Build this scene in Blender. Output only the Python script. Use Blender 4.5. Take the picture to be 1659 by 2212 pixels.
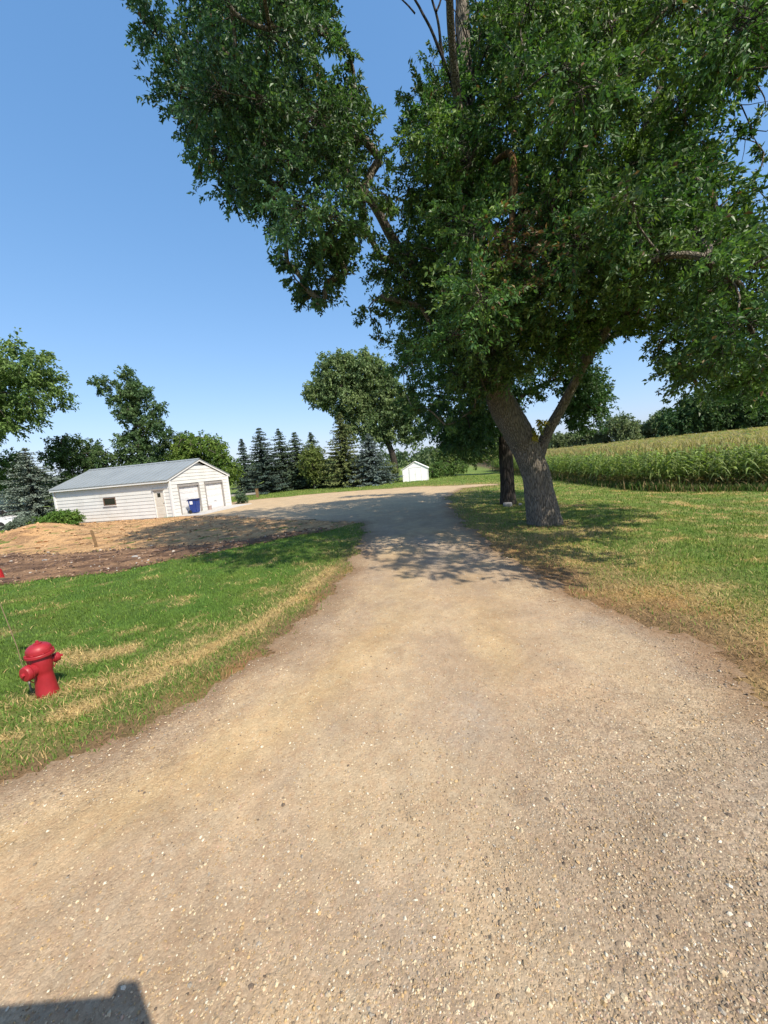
import bpy, bmesh, math, random
import numpy as np
from mathutils import Vector, Matrix

for o in list(bpy.data.objects):
    bpy.data.objects.remove(o, do_unlink=True)
SC = bpy.context.scene
COL = SC.collection
RNG = np.random.default_rng(11)
random.seed(4)
PI = math.pi
rad = math.radians

# ------------------------------------------------------------------ camera
CAM_H = 2.4
PITCH, ROLL = rad(7.33), rad(5.1)
cam = bpy.data.cameras.new('camera')
cam.sensor_fit = 'HORIZONTAL'
cam.sensor_width = 36.0
cam.lens = 36.0 * 831.0 / 1659.0
cam.clip_start = 0.05
cam.clip_end = 6000.0
camo = bpy.data.objects.new('camera', cam)
COL.objects.link(camo)
_f = Vector((0, math.cos(PITCH), -math.sin(PITCH)))
_r0 = Vector((1, 0, 0)); _u0 = _r0.cross(_f)
_r = math.cos(ROLL) * _r0 - math.sin(ROLL) * _u0
_u = math.sin(ROLL) * _r0 + math.cos(ROLL) * _u0
camo.matrix_world = Matrix(((_r.x, _u.x, -_f.x, 0), (_r.y, _u.y, -_f.y, 0), (_r.z, _u.z, -_f.z, CAM_H), (0, 0, 0, 1)))
SC.camera = camo

# ------------------------------------------------------------------ sky, sun, exposure
SUN_EL = rad(48.5)
SUN_DIR = Vector((0.64 * math.cos(SUN_EL), -0.768 * math.cos(SUN_EL), math.sin(SUN_EL))).normalized()   # towards the sun
world = bpy.data.worlds.new('World'); SC.world = world
world.use_nodes = True
wn = world.node_tree; wn.nodes.clear()
sky = wn.nodes.new('ShaderNodeTexSky'); sky.sky_type = 'NISHITA'
sky.sun_disc = False
sky.sun_elevation = SUN_EL
sky.sun_rotation = math.atan2(SUN_DIR.x, SUN_DIR.y)
sky.altitude = 300; sky.air_density = 1.0; sky.dust_density = 1.3; sky.ozone_density = 6.0
bg = wn.nodes.new('ShaderNodeBackground'); bg.inputs['Strength'].default_value = 0.15
wo = wn.nodes.new('ShaderNodeOutputWorld')
sep = wn.nodes.new('ShaderNodeSeparateColor'); com = wn.nodes.new('ShaderNodeCombineColor')      # hazy summer tone curve, the same over the whole sky
wn.links.new(sky.outputs[0], sep.inputs[0])
for _i, (_g, _k) in enumerate(((.85, .96), (.62, 1.31), (.50, 1.85))):
    _p = wn.nodes.new('ShaderNodeMath'); _p.operation = 'POWER'; _p.inputs[1].default_value = _g
    _m = wn.nodes.new('ShaderNodeMath'); _m.operation = 'MULTIPLY'; _m.inputs[1].default_value = _k
    wn.links.new(sep.outputs[_i], _p.inputs[0]); wn.links.new(_p.outputs[0], _m.inputs[0]); wn.links.new(_m.outputs[0], com.inputs[_i])
wn.links.new(com.outputs[0], bg.inputs[0]); wn.links.new(bg.outputs[0], wo.inputs[0])
sun = bpy.data.lights.new('sun', 'SUN'); sun.energy = 4.0; sun.angle = rad(0.53); sun.color = (1.0, 0.92, 0.78)
suno = bpy.data.objects.new('sun', sun); COL.objects.link(suno)
suno.rotation_euler = (-SUN_DIR).to_track_quat('-Z', 'Y').to_euler()
SC.view_settings.view_transform = 'Standard'; SC.view_settings.look = 'None'
SC.view_settings.gamma = 1.0; SC.view_settings.use_curve_mapping = False
SC.view_settings.exposure = 0.72
SC.cycles.max_bounces = 6; SC.cycles.diffuse_bounces = 3; SC.cycles.transmission_bounces = 4; SC.cycles.transparent_max_bounces = 4
SC.cycles.caustics_reflective = False; SC.cycles.caustics_refractive = False

# ------------------------------------------------------------------ noise and masks
def _hash(ix, iy, seed):
    h = (ix.astype(np.int64) * 374761393 + iy.astype(np.int64) * 668265263 + seed * 974634777) & 0xffffffff
    h = ((h ^ (h >> 13)) * 1274126177) & 0xffffffff
    return ((h ^ (h >> 16)) & 0xffff) / 65535.0
def vnoise(x, y, seed=0):
    x = np.asarray(x, float); y = np.asarray(y, float)
    ix = np.floor(x); iy = np.floor(y); fx = x - ix; fy = y - iy
    fx = fx * fx * (3 - 2 * fx); fy = fy * fy * (3 - 2 * fy)
    a = _hash(ix, iy, seed); b = _hash(ix + 1, iy, seed); c = _hash(ix, iy + 1, seed); d = _hash(ix + 1, iy + 1, seed)
    return (a * (1 - fx) + b * fx) * (1 - fy) + (c * (1 - fx) + d * fx) * fy
def fbm(x, y, seed=0, oct=4):
    s = 0; amp = .5; t = 0
    for k in range(oct):
        s = s + amp * vnoise(np.asarray(x) * 2 ** k, np.asarray(y) * 2 ** k, seed + k * 17); t += amp; amp *= .5
    return s / t
def sstep(a, b, x):
    t = np.clip((np.asarray(x, float) - a) / (b - a), 0, 1); return t * t * (3 - 2 * t)
def inpoly(x, y, poly):
    c = np.zeros(x.shape, bool); n = len(poly)
    for i in range(n):
        x1, y1 = poly[i]; x2, y2 = poly[(i + 1) % n]
        if y1 == y2: continue
        c ^= ((y1 > y) != (y2 > y)) & (x < (x2 - x1) * (y - y1) / (y2 - y1) + x1)
    return c
def pdist(x, y, pts, closed=False):
    d = np.full(np.shape(x), 1e9); n = len(pts)
    for i in range(n if closed else n - 1):
        ax, ay = pts[i]; bx, by = pts[(i + 1) % n]
        vx, vy = bx - ax, by - ay
        t = np.clip(((x - ax) * vx + (y - ay) * vy) / (vx * vx + vy * vy + 1e-12), 0, 1)
        d = np.minimum(d, np.hypot(x - ax - t * vx, y - ay - t * vy))
    return d
def sdist(x, y, poly):
    d = pdist(x, y, poly, True); return np.where(inpoly(x, y, poly), -d, d)

DRIVE = [(-9, -6), (-9, 1.0), (-6, 1.9), (-3.56, 3.1), (-2.94, 3.48), (-2.23, 4.24), (-1.66, 5.18), (-1.26, 6.97), (-.91, 9.38), (-.63, 13.42),
         (-.98, 15.73), (-3.5, 17.6), (-8, 21.5), (-12.2, 25.0), (-13.0, 27.5), (-12.9, 31.5), (-13.9, 35.5), (-5.56, 36.9), (3.06, 33.8), (6.6, 31.2),
         (9, 30.5), (9, 29), (5.92, 28.1), (3.78, 22.7), (3.0, 15.95), (2.72, 10.35), (2.89, 6.89), (3.06, 4.95), (3.38, 4.11), (3.16, 3.05), (4.6, 2.0), (9, .3), (9, -6)]
DIRT = [(-.9, 15.9), (-2.4, 14.7), (-3.9, 13.65), (-6.14, 12.04), (-7.75, 10.72), (-10.6, 10.3), (-14, 10.8), (-18.0, 16.3), (-21.5, 19.8), (-24.5, 23.5), (-24.6, 26.0),
        (-23.7, 28.1), (-13.9, 25.7), (-11.4, 25.4), (-7.4, 21.7), (-2.9, 17.6), (-.4, 16.2)]
TOPSOIL = [(-2.4, 14.7), (-3.9, 13.65), (-6.14, 12.04), (-7.75, 10.72), (-10.6, 10.3), (-14, 10.8), (-17.6, 15.6), (-15.2, 15.7), (-12.5, 14.6), (-9.5, 14.2), (-6.6, 14.0), (-4.4, 14.5), (-3.0, 15.1)]
FIELD = [(17.2, 60), (15.16, 33.0), (14.44, 25.2), (14.7, 20.4), (17.3, 17.1), (26, 12.0), (60, -8), (420, -8), (420, 330), (60, 330)]
def warp(x, y, amp=.16, sc=1.6, seed=3):
    return x + (fbm(x * sc, y * sc, seed) - .5) * 2 * amp, y + (fbm(x * sc + 37, y * sc, seed + 5) - .5) * 2 * amp
def drive_sd(x, y):
    wx, wy = warp(x, y, .36, 1.15); wx, wy = warp(wx, wy, .16, 5.0, 21); return sdist(wx, wy, DRIVE)
def dirt_sd(x, y):
    wx, wy = warp(x, y, .35, .9, 8); wx, wy = warp(wx, wy, .22, 3.5, 27); return sdist(wx, wy, DIRT)
def soil_sd(x, y):
    wx, wy = warp(x, y, .35, .9, 8); wx, wy = warp(wx, wy, .22, 3.5, 27); return sdist(wx, wy, TOPSOIL)
def terrain(x, y):
    x = np.asarray(x, float); y = np.asarray(y, float)
    z = -.35 * sstep(7, 14.5, x)
    z = z + sstep(16, 95, x) * 1.15 * sstep(10, 50, y)
    z = z + .72 * np.exp(-(((x + 18.3) / 2.3) ** 2 + ((y - 20.3) / 1.8) ** 2)) * (.75 + .5 * fbm(x * .9, y * .9, 40)) + .18 * np.exp(-(((x + 14.8) / 2.0) ** 2 + ((y - 18.6) / 1.2) ** 2))
    z = z + (fbm(x * .35, y * .35, 50, 3) - .5) * .10 * sstep(2, 9, np.hypot(x, y))
    z = z + .07 * np.clip(soil_sd(x, y) * -1, 0, 1) * fbm(x * 1.7, y * 1.7, 60)
    return z
STRAW_LINE = [(-4.6, 3.2), (-3.9, 3.67), (-3.47, 4.07), (-2.78, 5.05), (-2.18, 6.0), (-1.75, 7.2), (-1.35, 9.0)]
def straw_mask(x, y):
    "dry straw on the lawns, 0 to 1"
    n = fbm(x * 1.3 + .6 * y, y * 2.2, 71); n2 = fbm(x * 3.5, y * 3.5, 75)
    dl = pdist(x, y, STRAW_LINE); s = np.maximum(np.exp(-(dl / .20) ** 2) * 1.5 * sstep(.30, .55, n * .5 + n2 * .5), np.exp(-(dl / .62) ** 2) * .85 * (n * .6 + n2 * .4))
    s = np.maximum(s, np.exp(-(pdist(x, y, [(-5.0, 5.45), (-4.5, 5.3), (-4.0, 5.45)]) / .2) ** 2) * 1.3)
    s = np.maximum(s, .75 * np.exp(-(pdist(x, y, [(-4.4, 4.25), (-3.6, 4.6), (-2.9, 5.6)]) / .3) ** 2) * n * 1.6)
    left = x < 1
    r = np.exp(-(np.clip(drive_sd(x, y), 0, 9) / np.where(left, 1.15, 1.9)) ** 2) * (.35 + 1.1 * n) * np.where(left, .25, 1.0) * (1 - sstep(9, 13, y) * .6)
    r2 = sstep(np.where(left, .56, .525), np.where(left, .72, .68), n2 * .5 + n * .5) * np.where(left, .5, .75) * (1 - sstep(25, 45, y))
    r3 = np.exp(-(pdist(x, y, [(6.3, 15.6), (8.0, 15.4)]) / .28) ** 2) + .8 * np.exp(-(pdist(x, y, [(4.1, 10.3), (5.8, 10.6)]) / .55) ** 2)
    return np.clip(np.maximum.reduce([s, r, r2, r3]), 0, 1)
TRACK_A = [(.5, 30), (.3, 12), (.2, 6), (-.3, 4), (-1.0, 2.8), (-2.2, 2.0), (-4.5, 1.0)]
TRACK_B = [(2.0, 30), (1.8, 12), (1.55, 6), (1.2, 4), (.3, 2.6), (-.8, 1.75), (-2.4, .8)]
def stony(x, y):
    "loose stone on the drive, 0 to 1"
    n = fbm(x * .8, y * .55, 200); n2 = fbm(x * 2.6, y * 2.0, 206)
    tr = np.maximum(np.exp(-(pdist(x, y, TRACK_A) / .42) ** 2), np.exp(-(pdist(x, y, TRACK_B) / .42) ** 2))
    s = .30 + .55 * n + .30 * (n2 - .5) + .45 * sstep(.2, 1.5, x) * (1 - sstep(2.4, 4.5, y)) + .25 * np.exp(-((np.clip(-drive_sd(x, y), 0, 9) - .5) / .4) ** 2)
    return np.clip(s * (1 - .75 * tr * (.5 + .6 * n2)) * (1 - .3 * sstep(5, 13, y)), .46, 1)
def bare_mask(x, y):
    "brown bare earth on the lawns, 0 to 1"
    d = np.clip(drive_sd(x, y), 0, 9); n = fbm(x * 2.1, y * 2.1, 91)
    right = (x > 1)
    b = np.exp(-(d / np.where(right, 1.15, .42)) ** 2) * (.35 + 1.3 * n) * (1 - .6 * sstep(7, 12, y))
    b = np.maximum(b, .75 * np.exp(-(np.hypot(x - 4.9, y - 11.9) / .95) ** 2))
    return np.clip(b, 0, 1)

# ------------------------------------------------------------------ mesh helpers
def setp(o, label=None, category=None, group=None, kind=None):
    if label: o['label'] = label
    if category: o['category'] = category
    if group: o['group'] = group
    if kind: o['kind'] = kind
    return o
def raw_mesh(name, V, F, col=None, smooth=False):
    "numpy vertices, faces with a fixed number of corners"
    V = np.ascontiguousarray(V, np.float32).reshape(-1, 3); F = np.ascontiguousarray(F, np.int32)
    me = bpy.data.meshes.new(name); k = F.shape[1]
    me.vertices.add(len(V)); me.vertices.foreach_set('co', V.ravel())
    me.loops.add(F.size); me.loops.foreach_set('vertex_index', F.ravel())
    me.polygons.add(len(F)); me.polygons.foreach_set('loop_start', np.arange(0, F.size, k, dtype=np.int32))
    me.polygons.foreach_set('loop_total', np.full(len(F), k, np.int32))
    me.polygons.foreach_set('use_smooth', np.full(len(F), smooth, bool))
    if col is not None:
        a = me.color_attributes.new('Col', 'FLOAT_COLOR', 'POINT')
        c = np.ones((len(V), 4), np.float32); c[:, :np.shape(col)[-1]] = col; a.data.foreach_set('color', c.ravel())
    me.update(calc_edges=True)
    return me
def link(name, me, mat, parent=None):
    o = bpy.data.objects.new(name, me); COL.objects.link(o)
    if mat is not None and not me.materials: me.materials.append(mat)
    if parent is not None: o.parent = parent
    return o
def empty(name, loc, rz=0, **k):
    o = bpy.data.objects.new(name, None); COL.objects.link(o); o.location = loc; o.rotation_euler = (0, 0, rz); o.empty_display_size = .2
    return setp(o, **k)
class B:
    "collects shapes into one bmesh, then one mesh object"
    def __init__(s): s.bm = bmesh.new()
    def box(s, x0, x1, y0, y1, z0, z1, bev=0, M=None):
        r = bmesh.ops.create_cube(s.bm, size=1)['verts']
        for v in r: v.co = Vector((x0 + (v.co.x + .5) * (x1 - x0), y0 + (v.co.y + .5) * (y1 - y0), z0 + (v.co.z + .5) * (z1 - z0)))
        if bev:
            es = list({e for v in r for e in v.link_edges})
            g = bmesh.ops.bevel(s.bm, geom=es, offset=bev, segments=2, affect='EDGES', profile=.6); r = list({v for f in g['faces'] for v in f.verts} | set(v for v in r if v.is_valid))
        if M is not None: bmesh.ops.transform(s.bm, matrix=M, verts=[v for v in r if v.is_valid])
        return s
    def prism(s, pts, axis, a, b):
        "polygon extruded along an axis; pts are the other two coordinates in order"
        def mk(p, t):
            return (t, p[0], p[1]) if axis == 'x' else ((p[0], t, p[1]) if axis == 'y' else (p[0], p[1], t))
        A = [s.bm.verts.new(mk(p, a)) for p in pts]; C = [s.bm.verts.new(mk(p, b)) for p in pts]
        n = len(pts)
        s.bm.faces.new(A); s.bm.faces.new(C[::-1])
        for i in range(n): s.bm.faces.new((A[(i + 1) % n], A[i], C[i], C[(i + 1) % n]))
        return s
    def lathe(s, prof, n=24, M=None, lobes=0, amp=0):
        rows = []
        for (r, z) in prof:
            rows.append([s.bm.verts.new(((r * (1 + amp * math.cos(lobes * 2 * PI * i / n))) * math.cos(2 * PI * i / n), (r * (1 + amp * math.cos(lobes * 2 * PI * i / n))) * math.sin(2 * PI * i / n), z)) for i in range(n)])
        for a, b in zip(rows, rows[1:]):
            for i in range(n): s.bm.faces.new((a[i], a[(i + 1) % n], b[(i + 1) % n], b[i]))
        s.bm.faces.new(rows[0][::-1]); s.bm.faces.new(rows[-1])
        if M is not None: bmesh.ops.transform(s.bm, matrix=M, verts=[v for r in rows for v in r])
        return s
    def tube(s, pts, rr, n=8):
        rr = rr if hasattr(rr, '__len__') else [rr] * len(pts)
        rows = []; pts = [Vector(p) for p in pts]
        for i, p in enumerate(pts):
            t = (pts[min(i + 1, len(pts) - 1)] - pts[max(i - 1, 0)]).normalized()
            q = t.to_track_quat('Z', 'Y')
            rows.append([s.bm.verts.new(p + q @ Vector((rr[i] * math.cos(2 * PI * k / n), rr[i] * math.sin(2 * PI * k / n), 0))) for k in range(n)])
        for a, b in zip(rows, rows[1:]):
            for i in range(n): s.bm.faces.new((a[i], a[(i + 1) % n], b[(i + 1) % n], b[i]))
        s.bm.faces.new(rows[0][::-1]); s.bm.faces.new(rows[-1]); return s
    def done(s, name, mat, parent=None, smooth=False, **k):
        bmesh.ops.recalc_face_normals(s.bm, faces=s.bm.faces[:])
        me = bpy.data.meshes.new(name); s.bm.to_mesh(me); s.bm.free()
        if smooth:
            me.polygons.foreach_set('use_smooth', [True] * len(me.polygons))
            try: me.set_sharp_from_angle(angle=rad(smooth if smooth is not True else 40))
            except Exception: pass
        return setp(link(name, me, mat, parent), **k)

# ------------------------------------------------------------------ materials
class NT:
    def __init__(s, name):
        s.m = bpy.data.materials.new(name); s.m.use_nodes = True; s.t = s.m.node_tree; s.t.nodes.clear()
        s.out = s.t.nodes.new('ShaderNodeOutputMaterial')
    def n(s, typ, **kw):
        nd = s.t.nodes.new('ShaderNode' + typ)
        for k, v in kw.items():
            if k.startswith('_'): setattr(nd, k[1:], v)
            else:
                key = int(k[1:]) if k[0] == 'i' and k[1:].isdigit() else k.replace('_', ' ')
                if hasattr(v, 'is_output') or isinstance(v, bpy.types.NodeSocket): s.t.links.new(v, nd.inputs[key])
                else: nd.inputs[key].default_value = v
        return nd
    def coord(s): return s.n('TexCoord').outputs['Object']
    def geo(s): return s.n('NewGeometry').outputs['Position']
    def noise(s, vec, scale, detail=4, rough=.55):
        return s.n('TexNoise', Vector=vec, Scale=scale, Detail=detail, Roughness=rough).outputs['Fac']
    def ramp(s, fac, stops, interp='LINEAR'):
        nd = s.n('ValToRGB', Fac=fac); cr = nd.color_ramp; cr.interpolation = interp
        while len(cr.elements) > 1: cr.elements.remove(cr.elements[-1])
        for i, (p, c) in enumerate(stops):
            e = cr.elements[0] if i == 0 else cr.elements.new(p)
            e.position = p; e.color = (*c, 1) if hasattr(c, '__len__') else (c, c, c, 1)
        return nd.outputs['Color']
    def mix(s, fac, a, b, mode='MIX'):
        nd = s.n('Mix', _data_type='RGBA', _blend_type=mode)
        for idx, v in ((0, fac), (6, a), (7, b)):
            if isinstance(v, bpy.types.NodeSocket): s.t.links.new(v, nd.inputs[idx])
            elif idx == 0: nd.inputs[0].default_value = v
            else: nd.inputs[idx].default_value = (*v, 1)
        return nd.outputs[2]
    def math(s, op, a, b=0.0, clamp=False):
        nd = s.n('Math', _operation=op, _use_clamp=clamp)
        for i, v in enumerate((a, b)):
            if isinstance(v, bpy.types.NodeSocket): s.t.links.new(v, nd.inputs[i])
            else: nd.inputs[i].default_value = v
        return nd.outputs[0]
    def bump(s, h, strength=.4, dist=.01):
        return s.n('Bump', Strength=strength, Distance=dist, Height=h).outputs[0]
    def pbr(s, col, rough=.8, normal=None, metal=0., spec=.4):
        p = s.n('BsdfPrincipled', Roughness=rough, Metallic=metal)
        p.inputs['Specular IOR Level'].default_value = spec
        if isinstance(col, bpy.types.NodeSocket): s.t.links.new(col, p.inputs['Base Color'])
        else: p.inputs['Base Color'].default_value = (*col, 1)
        if normal is not None: s.t.links.new(normal, p.inputs['Normal'])
        s.t.links.new(p.outputs[0], s.out.inputs[0]); return p
def attr(N, name='Col'):
    return N.n('Attribute', _attribute_name=name).outputs['Color']

def mat_foliage(name, transl=.3, rough=.5, spec=.35):
    N = NT(name); c = attr(N)
    p = N.pbr(c, rough, spec=spec)
    t = N.n('BsdfTranslucent', Color=N.mix(1.0, c, (.85, 1.0, .5), 'MULTIPLY'))
    m = N.n('MixShader', Fac=transl); N.t.links.new(p.outputs[0], m.inputs[1]); N.t.links.new(t.outputs[0], m.inputs[2])
    N.t.links.new(m.outputs[0], N.out.inputs[0]); return N.m
def mat_plain(name, col, rough=.6, var=.12, scale=6., metal=0., bump=0., spec=.4, dirt=None):
    N = NT(name); co = N.coord(); n = N.noise(co, scale, 5)
    c = N.mix(1.0, col, N.ramp(n, [(.3, 1 - var), (.7, 1 + var)]), 'MULTIPLY')
    if dirt:
        d = N.ramp(N.noise(co, scale * .4, 6, .65), [(.52, 0.), (.75, 1.)]); c = N.mix(N.math('MULTIPLY', d, .6), c, dirt)
    nr = N.bump(N.noise(co, scale * 14, 3), .3, bump) if bump else None
    rr = N.n('MapRange', Value=n, To_Min=max(.05, rough - .1), To_Max=min(1, rough + .12)).outputs[0]
    p = N.pbr(c, rough, nr, metal, spec); N.t.links.new(rr, p.inputs['Roughness']); return N.m
def mat_bark(name, c0, c1, scale=1.0):
    N = NT(name); g = N.coord()
    st = N.n('Mapping', Vector=g, Scale=(9 * scale, 9 * scale, 1.5 * scale)).outputs[0]
    n = N.noise(st, 2.2, 8, .68); v = N.n('TexVoronoi', Vector=st, Scale=1.6, _feature='DISTANCE_TO_EDGE').outputs[0]
    hgt = N.math('ADD', N.math('MULTIPLY', N.ramp(v, [(0., 0.), (.25, 1.)]), .6), n)
    c = N.mix(N.ramp(hgt, [(.45, 0.), (1.15, 1.)]), c0, c1)
    pat = N.ramp(N.noise(g, 1.1, 4), [(.5, 0.), (.72, 1.)])
    c = N.mix(N.math('MULTIPLY', pat, .35), c, (.10, .11, .07))
    N.pbr(c, .92, N.bump(hgt, 1., .055), spec=.2); return N.m
def mat_gravel():
    "alpha of Col says how stony the place is: packed fines in the wheel tracks, loose stone elsewhere"
    N = NT('gravel'); g = N.geo()
    at = N.n('Attribute', _attribute_name='Col'); col = at.outputs['Color']; sto = at.outputs['Alpha']
    dv = N.n('VectorMath', _operation='ADD'); N.t.links.new(g, dv.inputs[0])
    nd = N.n('TexNoise', Vector=g, Scale=22., Detail=2); sc = N.n('VectorMath', _operation='SCALE'); N.t.links.new(nd.outputs['Color'], sc.inputs[0]); sc.inputs['Scale'].default_value = .03; N.t.links.new(sc.outputs[0], dv.inputs[1]); gw = dv.outputs[0]
    v = N.n('TexVoronoi', Vector=gw, Scale=66.); v2 = N.n('TexVoronoi', Vector=gw, Scale=140.); v3 = N.n('TexVoronoi', Vector=gw, Scale=21.)
    st = N.ramp(v.outputs['Color'], [(0., .58), (.3, .86), (.6, 1.0), (.85, 1.15), (1., 1.5)])
    st2 = N.ramp(v2.outputs['Color'], [(0., .72), (.6, 1.02), (1., 1.35)])
    st3 = N.ramp(v3.outputs['Color'], [(0., .84), (.5, 1.0), (1., 1.18)])
    c = N.mix(sto, col, N.mix(1., col, st, 'MULTIPLY')); c = N.mix(N.math('ADD', N.math('MULTIPLY', sto, .5), .3), c, N.mix(1., c, st2, 'MULTIPLY')); c = N.mix(N.math('MULTIPLY', sto, .7), c, N.mix(1., c, st3, 'MULTIPLY'))
    hue = N.ramp(v3.outputs['Color'], [(0., (1.05, .97, .93)), (.5, (1, 1, 1)), (1., (.95, 1.0, 1.06))]); c = N.mix(.7, c, hue, 'MULTIPLY')
    big = N.noise(g, .9, 6, .6); med = N.noise(g, 7., 5, .7)
    c = N.mix(1., c, N.ramp(big, [(.3, (.90, .88, .86)), (.52, (1, 1, 1)), (.72, (1.10, 1.05, .97))]), 'MULTIPLY')
    c = N.mix(1., c, N.ramp(med, [(.3, .9), (.7, 1.1)]), 'MULTIPLY')
    rag = N.ramp(N.noise(g, 9., 4, .7), [(.42, 0.), (.62, 1.)])
    hgt = N.math('MULTIPLY', N.math('ADD', N.math('MULTIPLY', v.outputs['Distance'], -1.), N.math('MULTIPLY', v2.outputs['Distance'], -.45)), N.math('ADD', N.math('MULTIPLY', sto, N.math('ADD', N.math('MULTIPLY', rag, .7), .3)), .12))
    hgt = N.math('ADD', hgt, N.math('MULTIPLY', med, .5))
    N.pbr(c, .93, N.bump(hgt, .55, .012), spec=.2); return N.m
def mat_earth(name, rocky=0.):
    N = NT(name); g = N.geo(); col = attr(N)
    n = N.noise(g, 2.3, 8, .7); n2 = N.noise(g, 14., 5, .7)
    c = N.mix(1., col, N.ramp(n, [(.28, (.62, .58, .55)), (.5, (1, 1, 1)), (.72, (1.25, 1.2, 1.12))]), 'MULTIPLY')
    c = N.mix(1., c, N.ramp(n2, [(.3, .7), (.7, 1.3)]), 'MULTIPLY')
    N.pbr(c, .95, N.bump(N.math('ADD', n2, n), 1., .06), spec=.15); return N.m
def mat_lawn():
    N = NT('lawn'); g = N.geo(); col = attr(N)
    st = N.n('Mapping', Vector=g, Scale=(1, 1, 1)).outputs[0]
    n = N.noise(st, .8, 6, .6); n2 = N.noise(st, 30., 4, .75); n3 = N.noise(st, 5., 4)
    c = N.mix(1., col, N.ramp(n, [(.3, (.75, .82, .8)), (.5, (1, 1, 1)), (.7, (1.3, 1.12, .9))]), 'MULTIPLY')
    c = N.mix(1., c, N.ramp(n2, [(.25, .45), (.75, 1.5)]), 'MULTIPLY'); c = N.mix(.6, c, N.ramp(n3, [(.3, .75), (.7, 1.25)]), 'MULTIPLY')
    N.pbr(c, .95, N.bump(n2, 1., .04), spec=.12); return N.m
M_LEAF = mat_foliage('maple_leaf', .40, .45, .4)
M_LEAF_FAR = mat_foliage('far_leaf', .36, .6, .25)
M_NEEDLE = mat_foliage('needles', .08, .65, .2)
M_GRASS = mat_foliage('grass_blade', .25, .6, .2)
M_CORN = mat_foliage('corn_leaf', .48, .5, .3)
M_BARK = mat_bark('bark', (.10, .083, .066), (.31, .265, .215), 1.6)
M_BARK_D = mat_bark('bark_dark', (.02, .016, .013), (.075, .062, .052), .8)
M_BARK_F = mat_bark('bark_far', (.05, .042, .035), (.16, .14, .12), .6)
M_GRAVEL = mat_gravel(); M_EARTH = mat_earth('loose_earth'); M_LAWN = mat_lawn()
NS = NT('stone'); NS.pbr(NS.mix(1., attr(NS), NS.ramp(NS.noise(NS.geo(), 160., 3), [(.3, .8), (.7, 1.2)]), 'MULTIPLY'), .85, spec=.25); M_STONE = NS.m
M_WHITE = mat_plain('white_siding', (.66, .655, .62), .55, .05, 1.2, dirt=(.50, .47, .41))
M_SHEDW = mat_plain('shed_white', (.87, .865, .85), .5, .04, 3.)
M_TRIM = mat_plain('white_trim', (.70, .70, .68), .5, .04, 3.)
M_DOORW = mat_plain('white_door', (.70, .69, .68), .5, .05, 1.5, dirt=(.66, .63, .6))
M_JAMB = mat_plain('shaded_jamb', (.30, .28, .26), .7, .1, 4.)  # shade around the overhead doors put into the jamb colour
M_ROOF = mat_plain('roof_metal', (.24, .265, .275), .5, .07, .8, metal=.0)
M_GLASS = mat_plain('dark_pane', (.025, .022, .02), .12, .2, 2., spec=.6)
M_BROWNF = mat_plain('brown_frame', (.16, .10, .07), .6, .15, 5.)
M_CONC = mat_plain('concrete', (.46, .44, .41), .9, .1, 2.5, bump=.01, dirt=(.36, .30, .24))
M_BLUE = mat_plain('blue_plastic', (.018, .045, .21), .45, .1, 3.)
M_BLUED = mat_plain('dark_blue_plastic', (.012, .022, .09), .5, .1, 3.)
M_BLACK = mat_plain('black_rubber', (.02, .02, .02), .75, .15, 8.)
M_PAPER = mat_plain('paper', (.8, .8, .82), .7, .04, 3.)
M_RED = mat_plain('hydrant_red', (.30, .014, .022), .46, .16, 9., bump=.002, spec=.5, dirt=(.26, .03, .03))
M_REDF = mat_plain('flag_red', (.48, .02, .02), .6, .08, 6.)
M_STEEL = mat_plain('dull_steel', (.22, .2, .17), .5, .2, 12., metal=.6)
M_WOOD = mat_plain('weathered_wood', (.20, .125, .06), .85, .25, 9., bump=.01)
M_GREYW = mat_plain('grey_wood', (.33, .31, .29), .85, .2, 6., bump=.01)
M_CARW = mat_plain('car_paint_white', (.78, .78, .78), .25, .03, 2., spec=.6)
M_CREAM = mat_plain('cream_siding', (.62, .60, .46), .6, .05, 1.5)
M_GREENROOF = mat_plain('green_shingle', (.16, .22, .18), .8, .15, 4.)
M_TANROOF = mat_plain('tan_shingle', (.42, .27, .20), .8, .15, 4.)
M_ROCK = mat_plain('pale_rock', (.30, .29, .28), .85, .25, 5., bump=.02)
M_CART = mat_plain('cart_green', (.03, .08, .035), .4, .1, 3.)
M_SEAT = mat_plain('seat_vinyl', (.05, .045, .04), .6, .1, 8.)

# ================================================================== THE GROUND
def lawn_colour(x, y):
    st = straw_mask(x, y)[..., None]; ba = bare_mask(x, y)[..., None]
    n = fbm(x * .8, y * .8, 120)[..., None]; n2 = fbm(x * 2.7, y * 2.7, 124)[..., None]
    g = np.array([.075, .122, .026]) * (1 - n) * 1.2 + np.array([.125, .145, .036]) * n * 1.0
    g = g * (.7 + .6 * n2)
    left = ((x < 0) & (y < 17))[..., None]
    g = np.where(left, g * np.array([.85, 1.08, .9]), g * 1.3)
    c = g * (1 - st) + np.array([.47, .335, .145]) * st
    c = c * (1 - ba) + np.array([.235, .145, .075]) * ba
    return c
def spaced(lo, hi, step): return np.arange(lo, hi, step)
gx = np.concatenate([[-4000, -2000, -1000, -500, -250, -150, -100, -70, -50, -40], spaced(-32, -12, .4), spaced(-12, 12, .15), spaced(12, 30, .5), [32, 36, 42, 50, 60, 75, 95, 120, 160, 220, 320, 500, 1000, 2000, 4000]])
gy = np.concatenate([[-3000, -1000, -400, -150, -60, -25, -10, -5, -2], spaced(0, 18, .15), spaced(18, 46, .4), [48, 52, 58, 66, 76, 90, 110, 140, 180, 240, 320, 450, 700, 1200, 2500, 5000]])
X, Y = np.meshgrid(gx, gy)
nx, ny = len(gx), len(gy)
idx = np.arange(nx * ny).reshape(ny, nx)
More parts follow.
